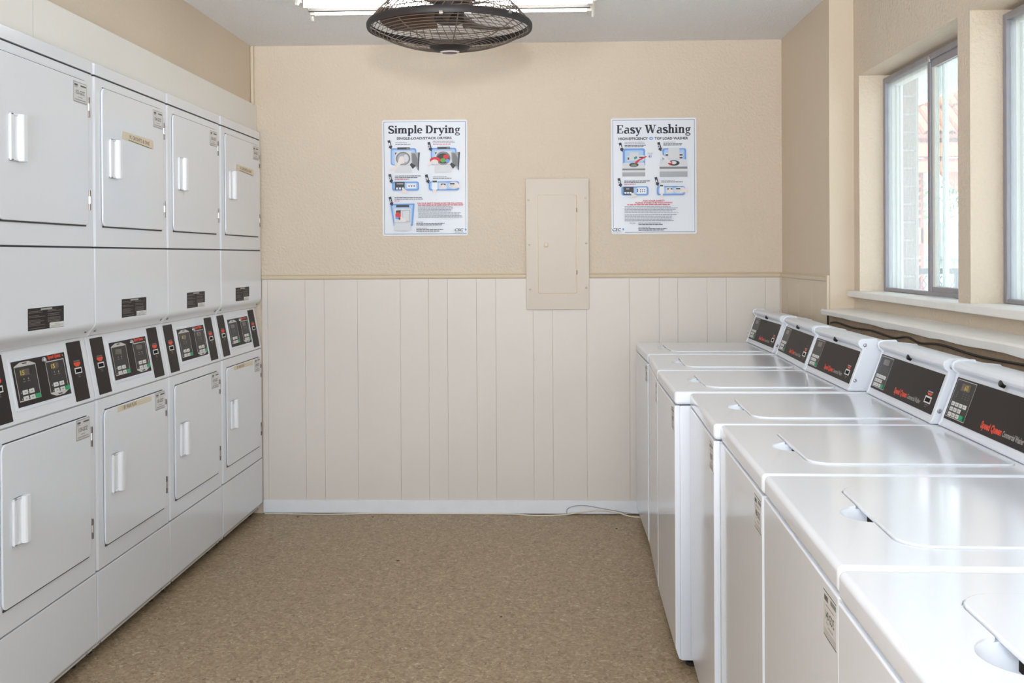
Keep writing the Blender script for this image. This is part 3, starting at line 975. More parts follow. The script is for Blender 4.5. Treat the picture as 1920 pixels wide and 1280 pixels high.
WFRONT = frame((0, 0, 0), (0, -1, 0), (0, 0, 1))     # front face of a washer, read from the aisle
def washer_sticker(parent, code):
    m = MB()
    s0, s1, z0, z1 = 0.545, 0.628, 0.768, 0.836
    m.box(s0, s1, z0, z1, -0.0005, 0.0005, 'sticker_silver', WFRONT)
    h = 0.0007
    m.rect(s0, z1 - 0.002, s1, z1, h, 'print_dark', WFRONT)
    m.rect(s0, z0, s1, z0 + 0.002, h, 'print_dark', WFRONT)
    for k in range(3):
        m.rect(s0 + 0.004, z0 + 0.004 + 0.003 * k, s1 - 0.004, z0 + 0.0055 + 0.003 * k, h, 'sticker_grey', WFRONT)
    m.rect(s0 + 0.006, z1 - 0.015, s0 + 0.030, z1 - 0.007, h, 'print_dark', WFRONT)
    m.rect(s0 + 0.046, z1 - 0.012, s1 - 0.002, z1 - 0.005, h, 'ink_chrome', WFRONT)
    m.rect(s0 + 0.016, z1 - 0.021, s1 - 0.016, z1 - 0.0198, h, 'print_dark', WFRONT)
    m.text(code, (s0 + s1) / 2, z0 + 0.027, 0.013, 'print_dark', WFRONT, h, bold=0.02, align='CENTER', width=0.056)
    m.rect(s0 + 0.018, z0 + 0.0215, s0 + 0.034, z0 + 0.0235, h, 'sticker_grey', WFRONT)
    m.rect(s0 + 0.030, z0 + 0.0165, s0 + 0.062, z0 + 0.0195, h, 'sticker_grey', WFRONT)
    tag(m.build('id_sticker', parent, smooth=False), 'silver sticker with the machine code %s' % code)
def washer_display(parent, digits):
    m = MB()
    X0, X1, Y0, Y1 = 0.026, 0.154, 0.017, 0.1155
    bw, bh = X1 - X0, Y1 - Y0
    m.rect(X0 + 0.30 * bw, Y0 + 0.74 * bh, X0 + 0.76 * bw, Y0 + 0.92 * bh, 0.0022, 'display_off', CONS)
    if digits:
        m.text(digits, X0 + 0.48 * bw, Y0 + 0.765 * bh, 0.0125, 'digit_amber', CONS, 0.0024, bold=0.02, width=0.023)
    o = m.build('display', parent, smooth=False)
    if digits:
        tag(o, 'display showing amber digits %s' % digits)
WPOS = [((0.410, -0.136), 0.005), ((0.4145, -0.806), -0.036), ((0.3905, -1.468), -0.010),
        ((0.4285, -2.135), -0.028), ((0.4262, -2.778), -0.022), ((0.4145, -3.420), -0.030), ((0.3909, -4.070), -0.026)]
wl_txt = ['white top-load washer in the far corner against the back wall',
          'white top-load washer second from the back wall, beside the corner washer',
          'white washer third from the back wall, standing forward with its side panel exposed',
          'white washer fourth from the back wall, just beyond the one with the lit 60',
          'white top-load washer whose black console shows a lit amber 60',
          'white top-load washer with a clear black-printed sticker on its front, console out of view',
          'white top-load washer nearest the camera, cut off by the picture corner']
wproto = build_washer()
washers = [wproto] + [copy_tree(wproto) for _ in WPOS[1:]]
for i, (w, (a, turn)) in enumerate(zip(washers, WPOS)):
    w.location = (a[0], a[1], 0)
    w.rotation_euler = (0, 0, turn)
    tag(w, wl_txt[i], 'washer', 'top-load washers under the windows')
    kids = {c.name.split('.')[0]: c for c in w.children}
    washer_display(kids['control_face'], '60' if i == 4 else '')
    washer_sticker(kids['front_panel'], '%d-GDZ' % (144 + i))

# ------------------------------------------------------------------ posters on the back wall
# slab-serif headline letters, drawn as strokes (cap height 0.70, x-height 0.48)
def arc(cx, cy, rx, ry, a0, a1, thick, thin, n=14):
    P, Wd = [], []
    for k in range(n + 1):
        t = math.radians(a0 + (a1 - a0) * k / n)
        P.append((cx + rx * math.cos(t), cy + ry * math.sin(t)))
        Wd.append(thin + (thick - thin) * abs(math.cos(t)))
    return ('r', P, Wd)
TK, TN, SF = 0.165, 0.08, 0.068
def R_(x0, y0, x1, y1):
    return ('b', x0, y0, x1, y1)
def stem(x, y0, y1, fb=True, ft='half'):
    out = [R_(x - TK / 2, y0, x + TK / 2, y1)]
    if fb:
        out.append(R_(x - 0.125, y0, x + 0.125, y0 + SF))
    if ft == 'half':
        out.append(R_(x - 0.13, y1 - SF, x, y1))
    elif ft == 'full':
        out.append(R_(x - 0.125, y1 - SF, x + 0.125, y1))
    return out
def s_glyph(w, h):
    return [arc(w / 2, h * 0.745, w * 0.34, h * 0.215, 20, 270, TK * 0.9, TN), arc(w / 2, h * 0.265, w * 0.37, h * 0.225, 90, -165, TK * 1.0, TN),
            ('r', [(w * 0.30, h * 0.60), (w * 0.5, h * 0.52), (w * 0.72, h * 0.41)], [TK * 1.0] * 3), R_(w * 0.80, h * 0.72, w * 0.86, h), R_(w * 0.10, 0, w * 0.16, h * 0.30)]
GL = {
    'S': (0.56, s_glyph(0.56, 0.70)), 's': (0.42, s_glyph(0.42, 0.48)),
    'i': (0.28, stem(0.14, 0, 0.48) + [arc(0.135, 0.625, 0.04, 0.04, 0, 360, 0.09, 0.09)]),
    'l': (0.28, stem(0.14, 0, 0.74)),
    'm': (0.86, stem(0.15, 0, 0.48) + stem(0.43, 0, 0.36, True, None) + stem(0.71, 0, 0.36, True, None) + [arc(0.31, 0.34, 0.125, 0.115, 180, 0, TK, 0.075), arc(0.59, 0.34, 0.125, 0.115, 180, 0, TK, 0.075)]),
    'n': (0.58, stem(0.15, 0, 0.48) + stem(0.43, 0, 0.36, True, None) + [arc(0.31, 0.34, 0.125, 0.115, 180, 0, TK, 0.075)]),
    'h': (0.58, stem(0.15, 0, 0.74) + stem(0.43, 0, 0.36, True, None) + [arc(0.31, 0.34, 0.125, 0.115, 180, 0, TK, 0.075)]),
    'r': (0.44, stem(0.15, 0, 0.48) + [arc(0.30, 0.32, 0.11, 0.125, 180, 60, 0.08, 0.085), arc(0.36, 0.40, 0.03, 0.03, 0, 360, 0.07, 0.07)]),
    'p': (0.56, stem(0.15, -0.22, 0.48) + [arc(0.30, 0.24, 0.165, 0.21, -150, 150, TK, TN)]),
    'e': (0.48, [arc(0.245, 0.24, 0.165, 0.21, -40, -330 + 30, TK, TN), arc(0.245, 0.24, 0.165, 0.21, 0, 60, TK * 0.8, TN), R_(0.12, 0.235, 0.46, 0.285)]),
    'D': (0.70, stem(0.16, 0, 0.70, True, 'full') + [arc(0.32, 0.35, 0.27, 0.32, -95, 95, TK * 1.05, TN), R_(0.16, 0, 0.34, 0.055), R_(0.16, 0.645, 0.34, 0.70)]),
    'y': (0.56, [('r', [(0.10, 0.46), (0.31, 0.02)], [TK, TK]), ('r', [(0.47, 0.46), (0.26, -0.08), (0.18, -0.18)], [0.07, 0.07, 0.06]), arc(0.15, -0.165, 0.035, 0.035, 0, 360, 0.08, 0.08), R_(0.0, 0.48 - SF, 0.24, 0.48), R_(0.36, 0.48 - SF, 0.56, 0.48)]),
    'g': (0.54, [arc(0.24, 0.31, 0.125, 0.13, 0, 360, TK * 0.85, 0.055, 20), arc(0.25, -0.10, 0.18, 0.095, 0, 360, 0.085, 0.06, 20), ('r', [(0.15, 0.18), (0.12, 0.08), (0.20, 0.03), (0.36, 0.01)], [0.06, 0.08, 0.08, 0.08]), ('r', [(0.34, 0.41), (0.48, 0.45)], [0.07, 0.09])]),
    'E': (0.64, stem(0.16, 0, 0.70, True, 'full') + [R_(0.16, 0, 0.56, 0.06), R_(0.16, 0.64, 0.56, 0.70), R_(0.16, 0.33, 0.40, 0.385), R_(0.50, 0.0, 0.57, 0.20), R_(0.50, 0.50, 0.57, 0.70), R_(0.36, 0.26, 0.42, 0.46)]),
    'a': (0.52, [arc(0.20, 0.135, 0.125, 0.115, 60, 300, TK, TN), R_(0.31, 0.0, 0.43, 0.34), arc(0.245, 0.345, 0.125, 0.105, 0, 150, TK * 0.9, 0.06), R_(0.20, 0.235, 0.36, 0.285), R_(0.40, 0.0, 0.51, 0.055), R_(0.19, 0.0, 0.26, 0.055)]),
    'W': (1.02, [('r', [(0.14, 0.68), (0.33, 0.02)], [TK, TK]), ('r', [(0.33, 0.02), (0.50, 0.60)], [0.065, 0.065]), ('r', [(0.48, 0.68), (0.68, 0.02)], [TK, TK]), ('r', [(0.68, 0.02), (0.88, 0.68)], [0.065, 0.065]), R_(0.0, 0.645, 0.28, 0.70), R_(0.36, 0.645, 0.62, 0.70), R_(0.74, 0.645, 1.0, 0.70)]),
    ' ': (0.24, []),
}
def headline(mb, s, x, y, width, cap, m, M, h):
    tot = sum(GL[c][0] for c in s)
    kx, ky = width / tot, cap / 0.70
    cx = x
    for c in s:
        wd, parts = GL[c]
        T = M @ Matrix.Translation((cx, y, 0)) @ Matrix.Diagonal((kx, ky, 1, 1))
        for q in parts:
            if q[0] == 'b':
                mb.rect(q[1], q[2], q[3], q[4], h, m, T)
            else:
                mb.ribbon(q[1], q[2], h, m, T)
        cx += wd * kx

class Poster:
    """works in the pixel units of a close look at the sheet (y down)"""
    def __init__(self, x0, z0, w, hgt, box):
        self.bx, self.by, self.kx, self.ky = box[0], box[3], w / (box[2] - box[0]), hgt / (box[3] - box[1])
        self.M = frame((x0, -0.0035, z0), (1, 0, 0), (0, 0, 1), (0, -1, 0))
        self.mb = MB()
        self.lift = 0.0004
        self.rnd = random.Random(11)
    def p(self, x, y):
        return ((x - self.bx) * self.kx, (self.by - y) * self.ky)
    def up(self):
        self.lift += 0.00012
    def rect(self, x0, y0, x1, y1, m):
        a, b = self.p(x0, y1), self.p(x1, y0)
        self.mb.rect(a[0], a[1], b[0], b[1], self.lift, m, self.M)
        self.up()
    def rr(self, x0, y0, x1, y1, r, m):
        a, b = self.p(x0, y1), self.p(x1, y0)
        self.mb.flat(rrect(a[0], a[1], b[0], b[1], r * self.kx, 4), self.lift, m, self.M)
        self.up()
    def poly(self, pts, m):
        q = [self.p(*t) for t in pts]
        area = sum(q[i][0] * q[(i + 1) % len(q)][1] - q[(i + 1) % len(q)][0] * q[i][1] for i in range(len(q)))
        self.mb.flat(q if area > 0 else q[::-1], self.lift, m, self.M)
        self.up()
    def ell(self, cx, cy, rx, ry, m, n=20):
        self.poly([(cx + rx * math.cos(2 * math.pi * k / n), cy + ry * math.sin(2 * math.pi * k / n)) for k in range(n)], m)
    def text(self, s, x0, x1, y0, y1, m, bold=0.0, shear=0.0):
        a = self.p(x0, y1)
        self.mb.text(s, a[0], a[1], (y1 - y0) * self.ky, m, self.M, self.lift, bold=bold, width=(x1 - x0) * self.kx, shear=shear)
        self.up()
    def line(self, x0, x1, y, m='ink_grey', h=6):
        a, b = self.p(x0, y), self.p(x1, y)
        dashes(self.mb, a[0], b[0], a[1] - h * self.ky / 2, h * self.ky, m, self.M, self.lift, self.rnd, 0.0)
    def para(self, x0, x1, ys, m='ink_grey', h=6):
        for y in ys:
            self.line(x0, x0 + (x1 - x0) * self.rnd.uniform(0.8, 1.0), y, m, h)
        self.up()
    def tagno(self, n, x, y, k=1.0):
        # tilted dark arrow tag carrying the step number
        q = [(0, 0), (24 * k, -6 * k), (38 * k, 50 * k), (46 * k, 48 * k), (36 * k, 82 * k), (8 * k, 62 * k), (16 * k, 58 * k)]
        self.poly([(x + a, y + b) for a, b in q], 'ink_navy')
        c = self.p(x + 15 * k, y + 48 * k)
        T = self.M @ Matrix.Translation((c[0], c[1], 0)) @ Matrix.Rotation(math.radians(14), 4, 'Z')
        self.mb.text(n, 0, 0, 26 * k * self.ky, 'sign_white', T, self.lift, bold=0.03, width=14 * k * self.kx)
        self.up()

def poster(name, x0, z0, w, h, box, draw, label):
    root = empty(name, (0, 0, 0))
    P = Poster(x0, z0, w, h, box)
    MB().prism(rrect(0, 0, w, h, 0.008, 4), -0.0032, 0.0, 'sign_white', P.M).build('sheet', root, smooth=False)
    t = 0.0018
    P.mb.outline(0.0085, 0.0085, w - 0.0085, h - 0.0085, t, 0.0002, 'ink_navy', P.M)
    draw(P)
    P.mb.build('print', root, smooth=False)
    tag(root, label, 'sign', 'laundry instruction signs on the back wall')

def csc(P, x, y):
    P.rect(x - 8, y - 16, x + 118, y + 30, 'sign_white')
    P.text('CSC', x, x + 82, y - 10, y + 14, 'ink_navy', 0.03, 0.25)
    P.poly([(x + 100, y - 14), (x + 112, y - 2), (x + 102, y + 14), (x + 92, y - 2)], 'ink_blue')
    P.poly([(x + 104, y - 10), (x + 112, y - 2), (x + 102, y + 14)], 'ink_teal')
    P.line(x + 4, x + 86, y + 24, 'ink_mid', 5)

def open_dryer(P, x, y, clothes):
    # blue backdrop, machine with round drum, door swung open to the right
    P.rr(x - 38, y - 28, x + 202, y + 130, 22, 'ink_blue')
    P.rr(x - 28, y - 14, x + 190, y + 120, 18, 'ink_pale_blue')
    P.rect(x, y, x + 158, y + 200, 'ink_light')
    P.rect(x + 24, y - 36, x + 142, y - 16, 'ink_dark')
    P.rect(x + 110, y - 32, x + 138, y - 20, 'ink_chrome')
    P.ell(x + 78, y + 68, 68, 62, 'ink_chrome')
    P.ell(x + 78, y + 70, 56, 52, 'ink_mid')
    P.ell(x + 104, y + 66, 24, 36, 'ink_light')
    P.rect(x, y + 128, x + 158, y + 200, 'ink_light')
    P.rect(x, y + 127, x + 158, y + 131, 'ink_mid')
    P.poly([(x + 150, y + 14), (x + 236, y + 12), (x + 222, y + 186), (x + 196, y + 150), (x + 158, y + 120)], 'ink_mid')
    P.poly([(x + 160, y + 20), (x + 190, y + 24), (x + 214, y + 70), (x + 218, y + 150), (x + 196, y + 140), (x + 164, y + 110)], 'ink_chrome')
    P.poly([(x + 220, y + 14), (x + 234, y + 14), (x + 222, y + 184), (x + 214, y + 170)], 'ink_dark')
    P.poly([(x + 140, y + 126), (x + 156, y + 108), (x + 196, y + 136), (x + 168, y + 166)], 'ink_dark')
    P.poly([(x + 2, y + 14), (x + 22, y + 12), (x + 4, y + 34)], 'ink_dark')
    if clothes:
        P.ell(x + 78, y + 70, 58, 48, 'ink_dark')
        P.ell(x + 104, y + 56, 26, 22, 'ink_bright_red')
        P.ell(x + 76, y + 88, 24, 20, 'ink_green')
        P.ell(x + 118, y + 92, 20, 16, 'ink_blue')
        P.ell(x + 4, y + 86, 50, 30, 'ink_bright_red')
        P.ell(x - 2, y + 104, 34, 24, 'ink_skin')
        P.poly([(x - 66, y + 112), (x - 8, y + 88), (x + 6, y + 104), (x - 64, y + 140)], 'ink_skin')
    else:
        P.poly([(x + 46, y + 50), (x + 78, y + 46), (x + 92, y + 108), (x + 54, y + 120), (x + 6, y + 172), (x - 46, y + 190), (x - 50, y + 172), (x + 20, y + 128)], 'ink_skin')

def step_bar(P, x, y, w):
    P.rr(x, y, x + w, y + 84, 20, 'ink_blue')
    P.rr(x + 16, y + 12, x + w - 14, y + 70, 14, 'ink_pale_blue')

def hand(P, x, y, k=1.0):
    q = [(0, 0), (18, -6), (30, 8), (52, 18), (58, 34), (34, 42), (12, 36), (-8, 44), (-14, 30), (4, 20)]
    P.poly([(x + a * k, y + b * k) for a, b in q], 'ink_skin')

def draw_drying(P):
    a = P.p(188, 248)
    headline(P.mb, 'Simple Drying', a[0], a[1], 678 * P.kx, 72 * P.ky, 'ink_navy', P.M, P.lift); P.up()
    P.text('SINGLE-LOAD/STACK DRYERS', 268, 782, 282, 304, 'ink_dark', 0.035)
    P.para(256, 376, (333,)); P.para(256, 410, (348,), 'ink_dark')
    P.para(606, 850, (324, 337)); P.para(606, 790, (350,), 'ink_red')
    open_dryer(P, 250, 412, False)
    open_dryer(P, 624, 412, True)
    P.tagno('1', 184, 314); P.tagno('2', 556, 334)
    P.para(250, 494, (642, 657), 'ink_dark'); P.para(250, 400, (673,), 'ink_red')
    P.para(606, 734, (652,)); P.para(606, 812, (666,), 'ink_dark')
    step_bar(P, 224, 694, 252)
    P.rect(250, 696, 342, 770, 'ink_dark'); P.rect(268, 708, 330, 720, 'ink_grey')
    for k in range(3):
        P.rect(262 + 27 * k, 748, 280 + 27 * k, 766, 'sign_white')
    P.rr(362, 712, 448, 756, 4, 'sign_white')
    for k in range(3):
        P.rect(378 + 24 * k, 728, 388 + 24 * k, 742, 'ink_dark')
    hand(P, 318, 762)
    step_bar(P, 566, 694, 284)
    P.rect(598, 680, 648, 770, 'sign_white'); P.rect(602, 688, 644, 704, 'ink_dark')
    P.poly([(606, 770), (640, 770), (632, 812), (612, 812)], 'ink_skin')
    P.rr(662, 706, 732, 768, 4, 'ink_light'); P.rect(680, 716, 724, 730, 'ink_dark'); hand(P, 690, 726, 0.8)
    P.ell(800, 732, 50, 34, 'ink_light'); P.rect(764, 712, 812, 724, 'ink_dark'); hand(P, 806, 712, 1.1)
    P.tagno('3', 190, 628); P.tagno('4', 532, 634)
    P.para(248, 540, (843, 857), 'ink_dark'); P.para(248, 300, (873,), 'ink_red')
    P.poly([(206, 900), (434, 898), (416, 1104), (240, 1104)], 'ink_blue')
    P.poly([(222, 914), (418, 912), (404, 1090), (250, 1090)], 'ink_pale_blue')
    P.rect(244, 944, 396, 1146, 'ink_light'); P.rect(262, 910, 384, 932, 'ink_dark')
    P.rect(244, 1072, 396, 1076, 'ink_mid')
    P.poly([(262, 962), (306, 958), (300, 1050), (256, 1030)], 'ink_dark')
    P.ell(280, 1006, 26, 28, 'ink_bright_red'); P.ell(270, 1030, 16, 12, 'ink_blue')
    P.poly([(312, 960), (392, 956), (392, 1066), (330, 1066)], 'ink_mid')
    P.poly([(318, 968), (386, 962), (386, 1058), (334, 1060)], 'ink_light')
    hand(P, 300, 1026, 1.0)
    P.tagno('5', 192, 838)
    P.text('FOR YOUR SAFETY PLEASE AVOID THE FOLLOWING:', 458, 882, 890, 904, 'ink_red', 0.03)
    P.para(466, 890, (914,), 'ink_red', 8)
    P.para(466, 850, (930, 942, 956, 969)); P.para(468, 886, (986, 998, 1012, 1025))
    P.para(450, 516, (1070,)); P.para(450, 716, (1083, 1096), 'ink_dark')
    P.para(450, 562, (1128,)); P.para(450, 720, (1141, 1154), 'ink_dark')
    csc(P, 806, 1142)

def washer_pic(P, x, y, w, hgt):
    P.poly([(x + 8, y), (x + w - 8, y), (x + w, y + hgt * 0.42), (x, y + hgt * 0.42)], 'ink_light')
    P.rect(x, y + hgt * 0.42, x + w, y + hgt * 0.54, 'ink_chrome')
    P.rect(x, y + hgt * 0.54, x + w, y + hgt, 'ink_mid')
    P.rect(x, y + hgt * 0.54, x + w, y + hgt * 0.70, 'ink_light')

def draw_washing(P):
    a = P.p(128, 246)
    headline(P.mb, 'Easy Washing', a[0], a[1], 700 * P.kx, 80 * P.ky, 'ink_navy', P.M, P.lift); P.up()
    P.text('HIGH-EFFICIENCY', 148, 424, 283, 306, 'ink_dark', 0.035)
    P.ell(452, 294, 20, 14, 'ink_blue')
    P.text('HE', 440, 464, 288, 300, 'sign_white', 0.02)
    P.text('TOP LOAD WASHER', 484, 798, 283, 306, 'ink_dark', 0.035)
    P.para(204, 408, (328, 341)); P.para(204, 408, (357, 370), 'ink_dark')
    P.para(566, 694, (330,)); P.para(566, 760, (345, 358), 'ink_dark')
    P.rr(186, 386, 396, 560, 20, 'ink_blue'); P.rr(206, 404, 380, 560, 14, 'ink_pale_blue')
    P.rect(226, 456, 250, 500, 'ink_light'); P.rect(232, 470, 246, 492, 'ink_dark')
    P.rect(336, 450, 390, 500, 'ink_light'); P.rect(340, 464, 388, 476, 'ink_dark')
    P.rect(250, 424, 334, 500, 'ink_light')
    P.poly([(290, 468), (318, 458), (322, 476), (296, 490)], 'ink_teal')
    washer_pic(P, 182, 520, 214, 128)
    P.ell(290, 540, 44, 20, 'ink_dark'); P.ell(290, 544, 30, 12, 'ink_chrome'); P.ell(296, 540, 12, 6, 'ink_green')
    P.poly([(404, 458), (410, 466), (344, 500), (322, 524), (292, 532), (306, 508), (336, 488)], 'ink_bright_red')
    P.text('POD', 420, 470, 428, 444, 'ink_grey', 0.0)
    P.ell(441, 462, 15, 14, 'ink_blue'); P.ell(441, 462, 11, 10, 'sign_white'); P.ell(438, 462, 5, 7, 'ink_navy')
    P.rr(556, 388, 778, 540, 20, 'ink_blue'); P.rr(572, 400, 762, 540, 14, 'ink_pale_blue')
    P.rect(584, 430, 612, 490, 'ink_light'); P.rect(586, 444, 610, 458, 'ink_dark'); P.rect(714, 430, 746, 490, 'ink_light'); P.rect(716, 444, 744, 458, 'ink_dark'); P.rect(716, 470, 744, 484, 'ink_dark')
    washer_pic(P, 530, 492, 258, 162)
    P.rect(612, 384, 714, 488, 'ink_light')
    P.ell(662, 526, 54, 26, 'ink_navy'); P.ell(662, 522, 26, 16, 'ink_light'); P.ell(630, 526, 20, 14, 'ink_bright_red')
    P.poly([(524, 442), (556, 444), (622, 508), (640, 522), (610, 524), (596, 506)], 'ink_skin')
    P.tagno('1', 148, 336); P.tagno('2', 508, 334)
    P.para(198, 442, (691, 706), 'ink_dark'); P.para(198, 330, (721,), 'ink_red')
    P.para(544, 670, (687,)); P.para(544, 750, (702,), 'ink_dark')
    step_bar(P, 172, 742, 252)
    P.rect(190, 746, 286, 818, 'ink_dark'); P.rect(216, 758, 246, 770, 'ink_grey')
    for k in range(3):
        P.rect(200 + 24 * k, 794, 218 + 24 * k, 810, 'sign_white')
    P.rr(318, 752, 406, 812, 4, 'sign_white'); P.rect(318, 764, 326, 796, 'ink_dark')
    for k in range(3):
        P.rect(344 + 20 * k, 768, 352 + 20 * k, 778, 'ink_dark'); P.rect(344 + 20 * k, 786, 352 + 20 * k, 796, 'ink_dark')
    hand(P, 262, 806)
    step_bar(P, 502, 742, 262)
    P.rect(528, 724, 570, 812, 'sign_white'); P.rect(530, 730, 560, 744, 'ink_dark')
    P.poly([(538, 800), (560, 800), (554, 850), (534, 850)], 'ink_skin')
    P.rr(588, 752, 648, 810, 4, 'ink_light'); P.rect(600, 762, 646, 774, 'ink_dark'); hand(P, 612, 766, 0.8)
    P.ell(712, 780, 52, 32, 'ink_light'); P.rect(680, 762, 720, 772, 'ink_dark'); hand(P, 730, 756, 1.1)
    P.tagno('3', 134, 668); P.tagno('4', 480, 660)
    P.text('FOR YOUR SAFETY', 372, 576, 870, 884, 'ink_red', 0.03)
    P.text('PLEASE AVOID THE FOLLOWING', 300, 646, 888, 902, 'ink_red', 0.03)
    P.para(224, 722, (912,), 'ink_red', 8)
    P.para(200, 726, (930, 944, 958, 972, 985)); P.para(200, 710, (1008, 1022, 1036, 1050, 1063))
    P.para(246, 312, (1085,)); P.para(328, 540, (1085,)); P.para(328, 598, (1098,), 'ink_dark')
    P.para(328, 438, (1124,)); P.para(328, 604, (1137, 1150), 'ink_dark')
    csc(P, 84, 1142)
poster('instruction_sign', -0.8805, 1.437, 0.4405, 0.597, (133, 124, 926, 1196), draw_drying, 'white sign headed Simple Drying with five illustrated steps')
poster('instruction_sign', 0.2990, 1.4385, 0.4345, 0.5925, (78, 104, 874, 1186), draw_washing, 'white sign headed Easy Washing with four illustrated steps')

# ------------------------------------------------------------------ electrical panel
ep = empty('electrical_panel', (0.0215, 0.0, 1.0525))
tag(ep, 'cream painted electrical panel set in the back wall between the signs', 'electrical panel')
EF = frame((0, -0.008, 0), (1, 0, 0), (0, 0, 1), (0, -1, 0))
MB().prism(rrect(-0.162, 0.0, 0.162, 0.674, 0.008, 4), -0.007, 0.008, 'panel_paint', EF).build('cover', ep, bevel=0.003, seg=2)
MB().prism(rrect(-0.1005, 0.083, 0.0995, 0.590, 0.010, 4), 0.0079, 0.0085, 'brass_latch', EF).build('door_gap', ep, smooth=False)
epd = MB().prism(rrect(-0.0985, 0.0855, 0.097, 0.589, 0.009, 4), 0.008, 0.0115, 'panel_paint', EF).build('door', ep, bevel=0.002, seg=2)
MB().box(-0.070, -0.048, 0.322, 0.345, 0.011, 0.015, 'panel_paint', EF).box(-0.064, -0.052, 0.325, 0.342, 0.015, 0.0215, 'brass_latch', EF).build('latch', epd, bevel=0.0015, seg=2)
for hz in (0.18, 0.50):
    MB().tube([(0.0985, hz, 0.0105), (0.0985, hz + 0.022, 0.0105)], 0.0035, 'brass_latch', 8, False, EF).build('hinge', epd)
for (x, z) in ((-0.147, 0.565), (0.145, 0.573), (-0.145, 0.335), (0.147, 0.342), (-0.141, 0.105), (0.146, 0.113)):
    MB().lathe([(0.0, 0.0035), (0.004, 0.003), (0.0062, 0.001), (0.0065, -0.001)], 'panel_paint', 12, EF @ Matrix.Translation((x, z, 0.008))).build('screw', ep)

# ------------------------------------------------------------------ caged ceiling fan
FC = (-0.3122, -2.28, 0.0)
fan = empty('ceiling_fan', (FC[0], FC[1], 2.03))
tag(fan, 'black caged fan hanging from the ceiling in front of the tube light', 'fan')
ZR = 0.0
MB().lathe([(0.243, -0.010), (0.250, -0.011), (0.2525, -0.004), (0.2525, 0.005), (0.249, 0.011), (0.242, 0.010)], 'fan_black', 64, closed=True).build('rim_band', fan)
fw = MB()
def z_front(r):
    t = r / 0.246
    return -0.008 - 0.058 * (1 - t ** 2.6)
NR = 15
for k in range(NR):
    r = 0.070 + (0.238 - 0.070) * k / (NR - 1)
    fw.tube([(r * math.cos(2 * math.pi * i / 56), r * math.sin(2 * math.pi * i / 56), z_front(r)) for i in range(56)], 0.0011, 'fan_wire', 4, True)
for k in range(8):
    a = 2 * math.pi * (k + 0.25) / 8
    fw.tube([(r * math.cos(a), r * math.sin(a), z_front(r) + 0.003) for r in (0.05, 0.09, 0.13, 0.17, 0.21, 0.244)], 0.0018, 'fan_wire', 5)
tag(fw.build('front_grille', fan), kind='stuff')
rw = MB()
def z_rear(r):
    t = r / 0.246
    return 0.008 + 0.135 * (1 - t ** 2.4)
for k in range(60):
    a = 2 * math.pi * k / 60
    rw.tube([(r * math.cos(a + (0.246 - r) * 3.2), r * math.sin(a + (0.246 - r) * 3.2), z_rear(r)) for r in (0.09, 0.14, 0.18, 0.21, 0.232, 0.246)], 0.0013, 'fan_wire', 4)
for r in (0.10, 0.15, 0.195, 0.232):
    rw.tube([(r * math.cos(2 * math.pi * i / 48), r * math.sin(2 * math.pi * i / 48), z_rear(r)) for i in range(48)], 0.0016, 'fan_wire', 4, True)
tag(rw.build('rear_grille', fan), kind='stuff')
hub = MB().lathe([(0.0, -0.077), (0.034, -0.076), (0.048, -0.072), (0.060, -0.065), (0.062, -0.060), (0.0, -0.060)], 'fan_black', 40).build('hub_plate', fan)
bd = MB().lathe([(0.0, -0.0805), (0.020, -0.0805), (0.028, -0.079), (0.030, -0.0765)], 'badge_silver', 28, Matrix.Diagonal((1, 0.72, 1, 1)))
bd.lathe([(0.0, -0.0810), (0.0225, -0.0810)], 'badge_maroon', 24, Matrix.Diagonal((1, 0.72, 1, 1)))
bd.ribbon([(-0.016, -0.006), (-0.002, 0.002), (0.004, -0.002), (0.017, 0.006)], 0.0045, -0.0814, 'badge_silver')
bd.build('badge', hub)
for k in range(3):
    b = MB()
    a0 = math.radians(40 + 120 * k)
    pts, fs = [], []
    n, m_ = 8, 5
    for i in range(n + 1):
        r = 0.045 + (0.218 - 0.045) * i / n
        half = math.radians(12 + 15 * math.sin(min(1, i / n * 1.1) * math.pi * 0.55))
        for j in range(m_ + 1):
            t = -1 + 2 * j / m_
            a = a0 + half * t + 0.25 * (i / n)
            z = 0.028 + 0.028 * t * (0.5 + 0.5 * (1 - i / n)) - 0.004 * (1 - t * t)
            pts.append((r * math.cos(a), r * math.sin(a), z))
    nn = len(pts)
    pts += [(x, y, z + 0.002) for x, y, z in pts]
    W_ = m_ + 1
    for i in range(n):
        for j in range(m_):
            q = (i * W_ + j, (i + 1) * W_ + j, (i + 1) * W_ + j + 1, i * W_ + j + 1)
            fs.append(q[::-1])
            fs.append(tuple(x + nn for x in q))
    ring = [j for j in range(W_)] + [i * W_ + m_ for i in range(1, n + 1)] + [n * W_ + j for j in range(m_ - 1, -1, -1)] + [i * W_ for i in range(n - 1, 0, -1)]
    for i in range(len(ring)):
        p, q = ring[i], ring[(i + 1) % len(ring)]
        fs.append((p, q, q + nn, p + nn))
    b.add(pts, fs, 'fan_blade')
    b.build('blade', fan)
MB().lathe([(0.0, 0.012), (0.040, 0.012), (0.046, 0.02), (0.046, 0.075), (0.082, 0.085), (0.090, 0.10), (0.090, 0.215), (0.082, 0.228), (0.0, 0.23)], 'fan_black', 36).build('motor', fan)
mt = MB().lathe([(0.0, 0.22), (0.016, 0.22), (0.016, 0.365), (0.062, 0.372), (0.066, 0.3945), (0.0, 0.3945)], 'fan_black', 28)
mt.build('mount', fan)
MB().lathe([(0.0, 0.006), (0.0035, 0.006), (0.005, 0.002), (0.005, -0.002)], 'chrome', 10, frame((0.19, -0.168, 0.003), (0.66, 0.75, 0), (0, 0, 1))).build('screw', fan)
MB().box(-0.006, 0.006, -0.262, -0.244, -0.018, -0.008, 'hinge_metal').build('clip', fan, bevel=0.0015)

